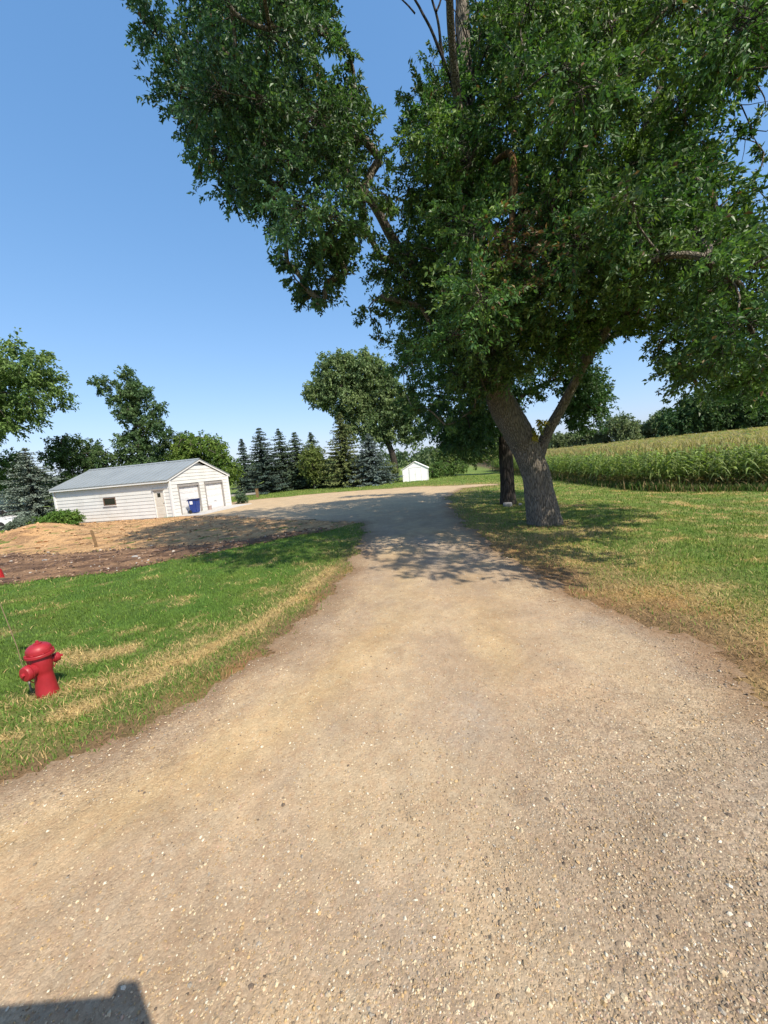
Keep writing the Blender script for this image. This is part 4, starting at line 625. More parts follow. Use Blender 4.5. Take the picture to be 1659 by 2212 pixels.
MAPLE_LIMBS = [
    ([(3.42, 11.8, 4.8), (3.15, 11.6, 6.1), (3.18, 11.4, 7.7), (3.09, 11.4, 9.6), (3.19, 11.5, 11.9), (3.2, 11.6, 13.8), (3.6, 11.8, 17.5)], .37, .10),
    ([(4.95, 12.22, 2.0), (5.32, 12.3, 2.8), (5.83, 12.3, 3.61), (6.23, 12.0, 4.49), (6.53, 11.5, 5.26), (6.8, 10.8, 5.75), (7.15, 9.8, 5.95), (7.6, 8.9, 5.9)], .20, .05),
    ([(6.35, 11.8, 4.8), (6.9, 11.6, 6.4), (7.0, 11.2, 8.0), (7.3, 10.6, 10.0), (8.2, 10.0, 12.4)], .18, .06),
    ([(3.35, 11.85, 5.7), (2.4, 11.9, 6.9), (1.1, 11.7, 8.3), (.3, 11.3, 9.5), (-1.19, 11.0, 10.9), (-2.79, 10.7, 12.5), (-3.6, 10.5, 13.8)], .19, .05),
    ([(3.2, 11.5, 7.2), (4.4, 11.2, 8.6), (5.4, 10.8, 9.4), (6.42, 10.5, 10.5), (7.79, 10.0, 11.4), (9.2, 9.2, 12.6)], .2, .06),
    ([(3.15, 11.4, 8.8), (2.6, 10.2, 10.4), (2.2, 8.8, 11.6), (2.1, 7.2, 12.6)], .14, .05),
    ([(3.3, 11.6, 6.0), (3.7, 13.2, 7.4), (3.4, 15.0, 9.0), (3.0, 16.5, 11)], .16, .05),
    ([(6.53, 11.5, 5.26), (8.0, 11.9, 5.8), (10.0, 12.0, 6.4), (11.6, 12, 7.4)], .12, .04)]
maple = empty('shade_tree', (5.0, 12.2, 0), label='big leafy shade tree with thick leaning forked trunk beside the drive', category='tree')
TP = smooth_line(MAPLE_TRUNK, .07); TR = np.interp(np.linspace(0, 1, len(TP)), np.linspace(0, 1, len(MAPLE_TRUNK_R)), MAPLE_TRUNK_R)
def child_mesh(name, V, F, mat, parent, col=None, smooth=True, **k):
    V = np.asarray(V, float) - np.array(parent.location[:])
    return setp(link(name, raw_mesh(name, V, F, col, smooth), mat, parent), **k)
V, F = np_tube(TP, TR, 44, .13, 2)
aa = np.arange(44) * 2 * PI / 44; low = np.clip(1 - (TP[:, 2] / .7), 0, 1) ** 2        # root flare
V = V.reshape(len(TP), 44, 3); V[..., :2] = TP[:, None, :2] + (V[..., :2] - TP[:, None, :2]) * (1 + low[:, None] * (.10 * np.cos(aa * 5 + .6) + .05 * np.cos(aa * 9)))[..., None]
child_mesh('trunk', V.reshape(-1, 3), F, M_BARK, maple)
for i, (pts, r0, r1) in enumerate(MAPLE_LIMBS):
    s = smooth_line(pts, .12)
    V, F = np_tube(s, r0 + (r1 - r0) * np.linspace(0, 1, len(s)) ** .8, 20, .09, 5 + i); child_mesh('limb', V, F, M_BARK, maple)
V, F = merge(branch_network(MAPLE_LIMBS, MAPLE_CLUMPS + MAPLE_UNSEEN_CLUMPS)); child_mesh('branches', V, F, M_BARK, maple, kind='stuff')
def maple_col(pos, ci, u):
    h = _hash(ci.astype(float), ci * 0. + 3, 9)[:, None]
    c = np.array([.055, .130, .036]) * (1 - h) + np.array([.125, .195, .048]) * h
    blue = sstep(2, -3, pos[:, 0])[:, None]; c = c * (1 - blue) + np.array([.070, .145, .068]) * blue * (.75 + .6 * h)
    dead = np.exp(-(((pos[:, 0] - .385 * pos[:, 1]) / .5) ** 2 + ((pos[:, 2] - (2.4 + .49 * pos[:, 1])) / .6) ** 2))[:, None] * (pos[:, 1] < 10.2)[:, None]
    isdead = (RNG.random((len(u), 1)) < dead * .8) | (RNG.random((len(u), 1)) < .012)
    c = np.where(isdead, np.array([.17, .095, .05]), c)
    hb = _hash(ci.astype(float), ci * 0. + 7, 15)[:, None]; tip = np.clip((u[:, None] - .86) * 6, 0, 1)
    c = c * (1 - tip * .5) + np.array([.20, .22, .05]) * tip * .5
    return c * (.55 + .9 * u[:, None]) * (.72 + .75 * hb)
(V, F, c), tw = clump_leaves(MAPLE_CLUMPS, 660, .110, .050, maple_col, 1.08, .14, .58, npt=38, leaf_down=.12)
(V2, F2, c2), _t = clump_leaves(MAPLE_UNSEEN_CLUMPS, 190, .21, .10, maple_col, 1.0, .3, .8, npt=14)  # unseen part of the crown, clumps placed for the shade they drop
F = np.concatenate([F, F2 + len(V)]); V = np.concatenate([V, V2]); c = np.concatenate([c, c2])
crown = child_mesh('crown', V, F, M_LEAF, maple, c, False); crown['kind'] = 'stuff'
V, F = twig_tubes(tw, .007); child_mesh('twigs', V, F, M_BARK_D, maple)['kind'] = 'stuff'
s = smooth_line([(3.12, 11.4, 9.3), (3.25, 10.3, 9.2), (3.38, 9.2, 8.75), (3.33, 8.85, 8.1), (3.23, 8.7, 7.47), (3.12, 8.6, 6.9), (2.97, 8.5, 6.5)], .08); V, F = np_tube(s, np.interp(np.linspace(0, 1, len(s)), [0, .4, .75, 1], [.05, .06, .085, .02]), 10, .2, 44)
child_mesh('torn_limb', V, F, mat_bark('raw_wood', (.12, .06, .025), (.36, .20, .09)), maple, label='torn limb of raw orange-brown wood hanging in the crown')
# yellowing sprouts in the fork and a bare dead bough
(V, F, c), tw = clump_leaves([(4.85, 11.7, 2.95, .22), (4.72, 11.65, 2.7, .18), (4.98, 11.72, 3.2, .16)], 900, .10, .05, vary((.30, .23, .03), (.12, .14, .02)), 1.0, .2)
child_mesh('sprouts', V, F, M_LEAF, maple, c, False, label='yellowing leafy sprouts in the fork of the trunk')['kind'] = 'stuff'
parts = []
for pts, r0 in (([(2.9, 10.9, 10.3), (2.4, 10.5, 11.5), (1.75, 10.3, 12.6), (.9, 10.1, 13.6), (.2, 10, 14.2)], .05), ([(2.4, 10.5, 11.5), (2.25, 10.3, 12.6), (1.95, 10.2, 13.5), (2.0, 10.1, 14.6)], .038),
                ([(1.75, 10.3, 12.6), (1.3, 10.2, 12.9), (.7, 10.2, 12.95)], .02), ([(2.25, 10.3, 12.6), (2.7, 10.2, 13.4), (3.0, 10.2, 14.2)], .026), ([(3.1, 11.1, 11.2), (2.75, 10.7, 12.3), (2.7, 10.5, 13.2), (2.3, 10.4, 14.0)], .03),
                ([(.9, 10.1, 13.6), (.5, 10.1, 13.5), (.1, 10, 13.7)], .014), ([(3.12, 11.0, 11.4), (3.0, 10.6, 12.3), (2.6, 10.4, 12.9), (2.3, 10.3, 13.0)], .022), ([(3.15, 11.1, 11.8), (3.3, 10.7, 12.6), (3.1, 10.5, 13.6), (3.3, 10.4, 14.4)], .028), ([(3.15, 11.1, 11.5), (3.6, 10.7, 12.4), (3.8, 10.5, 13.4), (4.3, 10.4, 14.2)], .03), ([(2.6, 10.4, 12.9), (2.45, 10.3, 13.3), (2.5, 10.3, 13.8)], .01), ([(3.0, 10.6, 12.3), (2.85, 10.5, 12.9), (2.9, 10.5, 13.5)], .012), ([(1.95, 10.2, 13.5), (1.6, 10.2, 13.9), (1.2, 10.1, 14.5)], .016), ):
    s = smooth_line(pts, .15); s = s + np.cumsum(RNG.normal(0, .012, s.shape), 0)
    parts.append(np_tube(s, np.linspace(r0, .006, len(s)), 6))
    child_mesh('dead_bough', *parts[-1], M_BARK_D, maple)
for pts, r0 in (([(7.3, 9.4, 9.9), (7.99, 9.2, 9.43), (8.3, 9.1, 9.23), (8.85, 9.0, 9.2)], .02), ([(8.3, 9.1, 9.23), (8.42, 9.0, 8.7), (8.63, 9.0, 8.29), (8.74, 9.0, 7.9)], .014), ([(8.1, 9.15, 9.4), (8.2, 9.1, 8.93), (8.12, 9.1, 8.45)], .009), ([(8.42, 9.0, 8.7), (8.76, 9.0, 8.6), (9.0, 8.9, 8.7)], .012), ([(7.9, 9.2, 9.5), (8.2, 9.1, 9.8), (8.5, 9.0, 9.75)], .014), ([(8.2, 9.1, 8.93), (8.4, 9.1, 8.5), (8.35, 9.1, 8.1)], .01)):
    s = smooth_line(pts, .15); s = s + np.cumsum(RNG.normal(0, .006, s.shape), 0)
    child_mesh('dead_bough', *np_tube(s, np.linspace(r0, .005, len(s)), 6), M_BARK_D, maple)

# ------------------------------------------------------------------ the tree behind it
rear = empty('shade_tree', (5.75, 17.6, 0), label='dark straight-trunked tree just behind the leaning big tree', category='tree')
RT = [(5.75, 17.6, -.2), (5.74, 17.6, .2), (5.75, 17.6, 1.2), (5.78, 17.7, 2.6), (5.85, 17.8, 4.2), (6.0, 18, 6.5), (6.1, 18.2, 10)]
s = smooth_line(RT, .12); V, F = np_tube(s, np.interp(np.linspace(0, 1, len(s)), [0, .05, .12, .4, 1], [.42, .35, .31, .27, .11]), 26, .09, 31); child_mesh('trunk', V, F, M_BARK_D, rear)
RL = [(RT[3:], .3, .1), ([(5.8, 17.75, 3.4), (4.6, 17.6, 4.4), (3.2, 17.5, 5.0), (2.0, 17.4, 5.2)], .15, .05), ([(5.85, 17.8, 4.0), (7.0, 17.9, 5.0), (8.2, 18, 5.4)], .13, .05)]
REAR_ALL = REAR_CLUMPS + [(5.8 + 3.6 * math.cos(k * 2.4) * (.5 + .5 * (k % 5) / 5), 18.3 + 2.6 * math.sin(k * 2.4), 7.5 + (k % 7) * .95, .95) for k in range(40)]
for pts, r0, r1 in RL[1:]:
    s = smooth_line(pts, .2); V, F = np_tube(s, np.linspace(r0, r1, len(s)), 12, .08, 33); child_mesh('limb', V, F, M_BARK_D, rear)
V, F = merge(branch_network(RL, REAR_ALL)); child_mesh('branches', V, F, M_BARK_D, rear, kind='stuff')
(V, F, c), tw = clump_leaves(REAR_ALL, 380, .16, .075, vary((.028, .066, .02), (.05, .09, .026)), 1.0, .3, .7)
child_mesh('crown', V, F, M_LEAF, rear, c, False)['kind'] = 'stuff'

# ------------------------------------------------------------------ far broadleaf trees
def ell_clumps(ells, n, r, gap=.75):
    out = []; vol = [e[3] * e[4] * e[5] for e in ells]; tries = 0
    while len(out) < n and tries < n * 40:
        tries += 1
        e = random.choices(ells, weights=vol)[0]
        v = np.array([random.gauss(0, 1) for _ in range(3)]); v /= np.linalg.norm(v); q = random.uniform(.25, 1) ** .45
        p = np.array(e[:3]) + v * q * np.maximum(np.array(e[3:6]) - r * .6, .1)
        if p[2] < r * .35: continue
        if any((p[0] - a[0]) ** 2 + (p[1] - a[1]) ** 2 + (p[2] - a[2]) ** 2 < (r * gap) ** 2 for a in out): continue
        out.append((*p, r * random.uniform(.75, 1.2)))
    return out
def broadleaf(label, base, ells, n, r, L, colf, per=90, trunk_r=.3, name='broadleaf_tree', bark=None, group=None, lean=(0, 0), category='tree', stems=3):
    bz = float(terrain(base[0], base[1])); o = empty(name, (base[0], base[1], bz), label=label, category=category, group=group)
    top = max(e[2] + e[5] * .5 for e in ells); cl = ell_clumps(ells, int(n * 1.35), r); cx = np.mean([e[0] for e in ells]); cy = np.mean([e[1] for e in ells])
    tr = [(base[0], base[1], bz - .2), (base[0] + lean[0] * .3, base[1], bz + (top - bz) * .18), (base[0] * .6 + cx * .4, base[1] * .6 + cy * .4, bz + (top - bz) * .42), (base[0] * .2 + cx * .8, base[1] * .2 + cy * .8, bz + (top - bz) * .72), (cx, cy, bz + (top - bz) * .9)]
    s = smooth_line(tr, .4); V, F = np_tube(s, np.interp(np.linspace(0, 1, len(s)), [0, .1, .5, 1], [trunk_r * 1.35, trunk_r, trunk_r * .7, trunk_r * .15]), 12, .08, 60)
    child_mesh('trunk', V, F, bark or M_BARK_F, o)
    V, F = merge(branch_network([(tr, trunk_r, trunk_r * .3)], cl, leaf_r=.02, rmax=trunk_r * .6)); child_mesh('branches', V, F, bark or M_BARK_F, o, kind='stuff')
    (V, F, c), tw = clump_leaves([(x, y, z, rr) for x, y, z, rr in cl], 0.92 * per * (.7 / r) ** 2, L * 1.14, L * .64, colf, 1.05, .22, .85, npt=14)
    child_mesh('crown', V, F, M_LEAF_FAR, o, c, False)['kind'] = 'stuff'
    return o
GREY_G = vary((.085, .128, .055), (.12, .155, .062)); MID_G = vary((.055, .105, .028), (.085, .125, .03)); DARK_G = vary((.03, .062, .022), (.055, .085, .028)); BLUE_G = vary((.05, .085, .05), (.07, .1, .045))
broadleaf('tall grey-green tree cut off by the left edge of the photo', (-36.5, 35), [(-29.9, 34.2, 12.6, 3.6, 3.4, 3.3), (-28.4, 34, 10.9, 2.3, 2.6, 2.7), (-31.2, 34, 8.9, 2.3, 2.4, 1.9), (-33.8, 34.3, 11.9, 4.6, 4.4, 4.6), (-37.5, 35, 11, 4.5, 4.5, 4.5)], 150, .85, .24, vary((.075, .125, .036), (.10, .145, .042)), 190, .42)
broadleaf('narrow ragged tree rising behind the garage roof', (-26.1, 42.5), [(-25.2, 42, 13.6, 1.3, 1.0, 1.5), (-24.9, 42, 12.0, 2.2, 1.6, 1.4), (-28.0, 42, 13.0, 1.5, 1.0, .9), (-26.6, 42, 11.6, 1.6, 1.2, 1.0), (-25.2, 42, 9.7, 2.3, 1.9, 1.7), (-22.9, 42, 10.2, 1.2, 1, .8), (-23.6, 42, 8.3, 1.7, 1.6, 1.0), (-26.0, 42, 6.7, 2.1, 2.0, 2.0), (-25.7, 42, 4.2, 2.6, 2.2, 2.0)], 130, .62, .22, vary((.045, .085, .038), (.075, .115, .042)), 170, .28)
broadleaf('rounded bright green tree behind the garage gable', (-20.4, 45.5), [(-20.7, 45.3, 4.9, 3.9, 3.2, 3.0), (-18.3, 45, 3.4, 2.6, 2.4, 2.4)], 90, .75, .24, vary((.06, .11, .022), (.11, .155, .03)), 150, .25)
broadleaf('dark rounded tree between the ragged tree and the garage roof', (-24.4, 47.5), [(-24.6, 47.2, 6.0, 3.2, 2.6, 2.7), (-23.0, 47, 4, 3, 2.4, 2.4)], 70, .75, .24, DARK_G, 150, .22)
broadleaf('dark spreading tree between the blue spruce and the garage', (-31.2, 40.5), [(-31.4, 40.3, 6.2, 2.8, 2.4, 2.1), (-28.6, 40, 5.2, 2.2, 2.0, 1.5), (-30, 40.2, 3.6, 3.6, 2.2, 1.8)], 85, .7, .22, DARK_G, 150, .24)
broadleaf('low dark tree behind the blue spruce at the left edge', (-38, 40.5), [(-38.3, 40.3, 5.0, 2.6, 2.2, 2.3), (-36, 40, 3.4, 2.6, 2.0, 2.0)], 50, .75, .24, MID_G, 140, .22)
broadleaf('tall grey-green cottonwood standing behind the row of spruces', (2.0, 55.6), [(-4.6, 55, 15.2, 3.6, 3.2, 3.1), (-6.8, 55, 12.6, 2.9, 2.7, 2.8), (-.8, 55, 15.0, 3.3, 3.2, 3.2), (-3.0, 55, 11.4, 3.9, 3.2, 3.1), (3.4, 55.4, 10.0, 3.6, 3.2, 3.4), (1.2, 55.2, 13.0, 3, 3, 3), (-2.2, 55, 8.2, 3.2, 2.8, 2.6), (.8, 55.5, 7.6, 3.0, 2.6, 2.8), (4.8, 55.5, 6.6, 2.6, 2.4, 2.6)], 290, .95, .32, GREY_G, 170, .5, bark=M_BARK_D)
broadleaf('olive bushy tree among the spruces', (-7.9, 45.6), [(-7.9, 45.6, 2.9, 1.9, 1.6, 2.6)], 40, .6, .2, vary((.085, .115, .03), (.115, .14, .04)), 150, .12)
broadleaf('loose green tree beyond the small white shed', (9.0, 50), [(8.6, 50, 2.6, 2.2, 1.8, 2.0), (11.6, 50, 3.6, 3.0, 2.4, 2.8), (14.8, 50, 3.2, 2.8, 2.2, 2.4)], 85, .75, .25, vary((.06, .10, .03), (.10, .13, .04)), 140, .2)
broadleaf('leafy bush close behind the small white shed', (6.9, 46.5), [(6.9, 46.5, 1.0, 1.5, 1.1, 1.2), (9.2, 47, .9, 1.6, 1.0, 1.0)], 34, .5, .17, MID_G, 140, .06, name='bush', category='bush')
broadleaf('green bush left of the small white shed', (1.1, 47.5), [(1.1, 47.5, 1.2, 1.4, 1.0, 1.3)], 26, .5, .17, vary((.09, .12, .045), (.12, .145, .05)), 140, .06, name='bush', category='bush')
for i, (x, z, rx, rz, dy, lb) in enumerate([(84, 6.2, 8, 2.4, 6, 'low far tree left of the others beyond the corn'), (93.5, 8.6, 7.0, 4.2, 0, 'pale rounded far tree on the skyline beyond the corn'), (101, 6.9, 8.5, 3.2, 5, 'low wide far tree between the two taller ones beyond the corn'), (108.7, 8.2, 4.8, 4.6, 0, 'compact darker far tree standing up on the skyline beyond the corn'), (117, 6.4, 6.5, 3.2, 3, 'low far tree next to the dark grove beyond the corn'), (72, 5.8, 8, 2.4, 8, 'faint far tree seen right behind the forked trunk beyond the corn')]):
    broadleaf(lb, (x, 150 + dy), [(x, 150 + dy, z, rx, 4, rz), (x + rx * .3, 150 + dy, z * .55, rx * .9, 3.5, z * .5)], 55, 1.9, .75, vary((.095, .13, .06), (.13, .155, .075)), 120, .3, group='trees beyond the corn')  # leaf colour lightened and greyed to stand for distance haze
broadleaf('dark tree at the field edge below the right-hand branches', (85, 101), [(86, 101, 8.4, 8.6, 6, 5.6), (79.5, 102, 6.4, 5.8, 5, 4.0), (90, 101, 5.6, 7.5, 5, 4.2)], 120, 1.9, .7, DARK_G, 150, .5)
broadleaf('tallest dark tree at the field edge by the right border', (97, 99.5), [(96, 100, 10.2, 8.2, 6, 7.2), (104, 100, 11, 8.2, 6, 7.6), (97, 100, 5.6, 8, 5, 4.6)], 130, 2.0, .7, DARK_G, 150, .6)
# far wood closing the horizon
C = []
for k in range(420):
    a = rad(random.uniform(-70, 24)); rr = random.uniform(130, 190); C.append((rr * math.sin(a), rr * math.cos(a), random.uniform(.5, 5.5), random.uniform(1.8, 3.0)))
(V, F, c), tw = clump_leaves(C, 6, 1.3, .8, vary((.05, .08, .035), (.075, .1, .045)), 1.0, .2, .8, npt=10)
setp(link('far_wood', raw_mesh('far_wood', V, F, c), M_LEAF_FAR), 'low far wood closing the horizon behind the trees', 'wood', kind='stuff')

# ------------------------------------------------------------------ spruces
def spruce(label, x, y, H, R, colf, levels=36, per=19, group='spruces in a row', bare=.03, name='spruce_tree', Ls=.30):
    bz = float(terrain(x, y)); o = empty(name, (x, y, bz), label=label, category='tree', group=group)
    s = np.array([(x, y, bz - .2 + (H + .2) * t) for t in np.linspace(0, 1, 14)]); V, F = np_tube(s, np.linspace(H * .022, .015, 14), 8); child_mesh('trunk', V, F, M_BARK_D, o)
    Pp, Dd, ids = [], [], []; bp = []
    for i in range(levels):
        t = (i + RNG.random() * .6) / levels; z = bz + H * (bare + (1 - bare) * t ** .92); Lr = R * (1 - t) ** .82 * (1 + .16 * math.sin(i * 2.1 + x)) + .03
        for k in range(max(4, int(per * (1 - t * .5)))):
            a = RNG.uniform(0, 2 * PI); L = Lr * RNG.uniform(.5, 1.22); out = np.array([math.cos(a), math.sin(a), 0]); side = np.array([-out[1], out[0], 0])
            m = max(3, int(L / .15)); tt = (np.arange(m) + RNG.random(m)) / m
            base = np.array([x, y, z]) + out * (L * tt)[:, None]; base[:, 2] += L * (-.30 * tt + .22 * tt ** 2.5) + (.25 * L * t)
            for sgn in (-1, 1, 0):
                d = out * .75 + side * sgn * RNG.uniform(.5, .95, (m, 1)) + np.array([0, 0, -.18]) + RNG.normal(0, .16, (m, 3))
                Pp.append(base + RNG.normal(0, .03, (m, 3))); Dd.append(unit(d)); ids.append(np.full(m, i * 20 + k))
            bp.append(np_tube(np.array([[x, y, z], base[-1]]), [.02, .006], 4))
    P, D, I = np.concatenate(Pp), np.concatenate(Dd), np.concatenate(ids); n = len(P)
    V, F, c = leaf_quads(P, D, Ls * (.4 + .6 * (1 - (P[:, 2] - bz) / H)) * RNG.uniform(.6, 1.3, n), Ls * .46 * RNG.uniform(.7, 1.2, n), colf(P, I, RNG.random(n)), 1.2)
    child_mesh('crown', V, F, M_NEEDLE, o, c, False)['kind'] = 'stuff'
    V, F = merge(bp); child_mesh('branches', V, F, M_BARK_D, o, kind='stuff')
    return o
DKB = vary((.035, .055, .045), (.055, .078, .06)); OLV = vary((.07, .09, .032), (.095, .11, .04)); BLU = vary((.06, .085, .078), (.085, .11, .095)); GRN = vary((.042, .068, .04), (.062, .085, .048))
spruce('slender dark spruce at the left end of the row', -17.5, 50.5, 7.0, 1.8, DKB)
spruce('broad dark blue spruce, second from the left in the row', -13.9, 46.5, 7.8, 3.2, DKB)
spruce('spruce with a fine pointed top in the middle of the row', -12.2, 48.8, 7.7, 2.7, GRN)
spruce('plain green spruce right of the fine-topped one', -10.2, 48.5, 7.1, 2.7, GRN)
spruce('short green spruce above the olive bushy tree', -8.1, 48.0, 6.8, 2.5, GRN)
spruce('big olive-green conifer in front of the cottonwood', -4.0, 44.6, 8.4, 3.0, OLV, 42, 20)
spruce('bluish spruce at the right end of the row near the shed', -1.0, 43.6, 5.7, 2.9, BLU)
spruce('wide blue spruce left of the garage', -26.7, 29.8, 5.9, 3.1, vary((.085, .11, .09), (.12, .145, .115)), 32, 17, group=None, Ls=.24)
# shrubs at the garage corner
broadleaf('low green shrub at the left corner of the garage', (-20.9, 25.0), [(-20.9, 25.0, .62, 1.35, .8, .62), (-22.3, 25.2, .5, .9, .7, .5)], 60, .30, .11, vary((.06, .12, .022), (.095, .15, .03)), 150, .03, name='shrub', category='shrub')
broadleaf('spreading grey-blue juniper left of the green shrub', (-23.3, 25.1), [(-23.2, 25.0, .42, 1.1, .8, .5), (-24.3, 25.6, .4, .8, .7, .45)], 50, .30, .11, vary((.07, .095, .07), (.09, .115, .085)), 150, .03, name='juniper_shrub', category='shrub')
broadleaf('small grey shrub beside the far corner of the garage', (-11.8, 32.6), [(-11.9, 32.6, .5, .5, .5, .55)], 12, .25, .1, BLUE_G, 150, .02, name='shrub', category='shrub')

# ================================================================== CORN
def corn_template(full, seed):
    rg = np.random.default_rng(seed); Q, Cc = [], []
    def quad(a, b, c, d, col): Q.append([a, b, c, d]); Cc.append(col)
    H = 1.75
    if full:
        for k in range(3):
            a0, a1 = k * 2.094, (k + 1) * 2.094
            for z0, z1, r0, r1 in ((0, .8, .014, .012), (.8, H, .012, .006)):
                quad([r0 * math.cos(a0), r0 * math.sin(a0), z0], [r0 * math.cos(a1), r0 * math.sin(a1), z0], [r1 * math.cos(a1), r1 * math.sin(a1), z1], [r1 * math.cos(a0), r1 * math.sin(a0), z1], (.14, .18, .05))
    zs = np.linspace(.25, 1.62, 10) if full else np.linspace(1.0, 1.65, 5)
    for i, z in enumerate(zs):
        az = (i % 2) * PI + rg.normal(0, .45); L = (.62 + .25 * math.sin(PI * i / len(zs))) * rg.uniform(.8, 1.15); w = .085 * rg.uniform(.8, 1.2)
        o = np.array([math.cos(az), math.sin(az), 0]); s = np.array([-o[1], o[0], 0])
        dry = full and i < 2
        col = np.array([.30, .23, .10]) if dry else np.array([.27, .345, .11]) * rg.uniform(.75, 1.25) + (np.array([.05, .03, 0]) if rg.random() < .2 else 0)
        up = rg.uniform(.55, .85); fall = rg.uniform(.7, 1.15); pts = []
        for t in np.linspace(0, 1, 5):
            p = o * (L * t * .85) + np.array([0, 0, z + L * (up * t - fall * t * t)]); ww = w * (1 - t ** 2.2) * (.5 + t * 1.5 if t < .3 else 1) * .5
            pts.append((p - s * ww, p + s * ww + np.array([0, 0, .015])))
        for a, b in zip(pts, pts[1:]): quad(a[0], a[1], b[1], b[0], col)
    for k in range(6):
        az = rg.uniform(0, 2 * PI); t0 = np.array([0, 0, H - .05]); d = np.array([math.cos(az) * .14, math.sin(az) * .14, rg.uniform(.16, .30)]); s = np.array([-math.sin(az), math.cos(az), 0]) * .009
        quad(t0 - s, t0 + s, t0 + d + s, t0 + d - s, (.40, .32, .14))
    return np.array(Q), np.array(Cc)
def corn_mesh(x, y, sc, wide, temps):
    Vs, Cs = [], []
    n = len(x); pick = RNG.integers(0, len(temps), n)
    for k, (Q, Cc) in enumerate(temps):
        i = np.where(pick == k)[0]
        if not len(i): continue
        a = RNG.uniform(0, 2 * PI, len(i)); c, s = np.cos(a)[:, None, None], np.sin(a)[:, None, None]
        w = wide[i][:, None, None]; q = Q[None]
        X = (q[..., 0] * c - q[..., 1] * s) * w + x[i][:, None, None]; Yy = (q[..., 0] * s + q[..., 1] * c) * w + y[i][:, None, None]
        Z = q[..., 2] * sc[i][:, None, None] + terrain(x[i], y[i])[:, None, None]
        Vs.append(np.stack([X, Yy, Z], -1).reshape(-1, 3))
        cc = Cc[None] * RNG.uniform(.65, 1.35, (len(i), 1, 1)); Cs.append(np.repeat(cc.reshape(-1, 3), 4, 0))
    V = np.concatenate(Vs); return V, np.arange(len(V)).reshape(-1, 4), np.concatenate(Cs)
full = [corn_template(True, k) for k in range(7)]; tops = [corn_template(False, 50 + k) for k in range(6)]
edge = [(17.2, 60), (15.16, 33.0), (14.44, 25.2), (14.7, 20.4), (17.3, 17.1), (26, 12.0), (40, 4)]
px_, py_ = [], []
for row in range(6):
    for (ax, ay), (bx, by) in zip(edge, edge[1:]):
        L = math.hypot(bx - ax, by - ay); nx_, ny_ = -(by - ay) / L, (bx - ax) / L
        m = int(L / .25); t = (np.arange(m) + RNG.random(m)) / m; off = .15 + row * .72 + RNG.normal(0, .06, m)
        px_.append(ax + (bx - ax) * t + nx_ * off); py_.append(ay + (by - ay) * t + ny_ * off)
x, y = np.concatenate(px_), np.concatenate(py_); k = sdist(x, y, FIELD) < .2; x, y = x[k], y[k]
a = corn_mesh(x, y, RNG.uniform(1.02, 1.28, len(x)), RNG.uniform(.95, 1.25, len(x)), full)
xx, yy, rr = polar_pts(7000, 19, 125, .25, 1.12); k = sdist(xx, yy, FIELD) < -4.0; xx, yy, rr = xx[k], yy[k], rr[k]
b = corn_mesh(xx, yy, RNG.uniform(.92, 1.1, len(xx)), 1 + rr / 24, tops)
V = np.concatenate([a[0], b[0]]); F = np.concatenate([a[1], b[1] + len(a[0])])
setp(link('corn_field', raw_mesh('corn_field', V, F, np.concatenate([a[2], b[2]])), M_CORN), 'tall green corn field with tan tassels beyond the right-hand lawn', 'corn', kind='stuff')

# ================================================================== GARAGE
GX, GY, GZ = -13.97, 25.63, .03
GR = 1.33 - PI / 2
gar = empty('garage', (GX, GY, GZ), GR, label='white clapboard garage with grey metal roof and two overhead doors', category='garage')
GL, GW, GH, GA = 10.0, 6.2, 2.5, 3.72
# inner walls (a shell just behind the boards)
w = B()
w.box(-GL + .04, -.04, .03, .08, -.3, GH - .05); w.box(-GL + .04, -.04, GW - .08, GW - .03, -.3, GH - .05)
w.prism([(.09, -.3), (GW - .09, -.3), (GW - .09, GH - .08), (GW / 2, GA - .12), (.09, GH - .08)], 'x', -GL + .05, -GL + .1)
w.prism([(.09, -.3), (GW - .09, -.3), (GW - .09, GH - .08), (GW / 2, GA - .12), (.09, GH - .08)], 'x', -.2, -.15)
w.done('wall', M_WHITE, gar)
BH = .235
def board_x(x0, x1, y, z, sgn):     # clapboard on a long wall
    b = B(); th0, th1 = .032, .008
    y0, y1 = y, y + sgn * th0; yb = y + sgn * th1
    b.prism([(y, z - .012), (y1, z - .012), (yb, z + BH - .006), (y, z + BH - .006)], 'x', x0, x1); return b
def board_y(y0, y1, z, top=None, x=0., sgn=1):
    b = B(); th0, th1 = .032, .008; zt = z + BH - .006
    pts0 = [(y0, z - .012), (y1, z - .012)]
    if top is None: ta, tb = y0, y1
    else: ta, tb = top
    bm = b.bm
    A = [bm.verts.new((x, y0, z - .012)), bm.verts.new((x, y1, z - .012)), bm.verts.new((x, tb, zt)), bm.verts.new((x, ta, zt))]
    C = [bm.verts.new((x + sgn * th0, y0, z - .012)), bm.verts.new((x + sgn * th0, y1, z - .012)), bm.verts.new((x + sgn * th1, tb, zt)), bm.verts.new((x + sgn * th1, ta, zt))]
    bm.faces.new(A); bm.faces.new(C[::-1])
    for i in range(4): bm.faces.new((A[i], A[(i + 1) % 4], C[(i + 1) % 4], C[i]))
    return b
def spans(lo, hi, holes):
    out = []; c = lo
    for a, b_ in sorted(holes):
        if a > c: out.append((c, a))
        c = max(c, b_)
    if c < hi: out.append((c, hi))
    return out
MD = (-1.42, -.54, 1.93); WN = (-5.66, -4.6, 1.08, 1.62); D1 = (.66, 2.76, 2.02); D2 = (3.34, 5.46, 2.02)
nb = int(GH / BH)
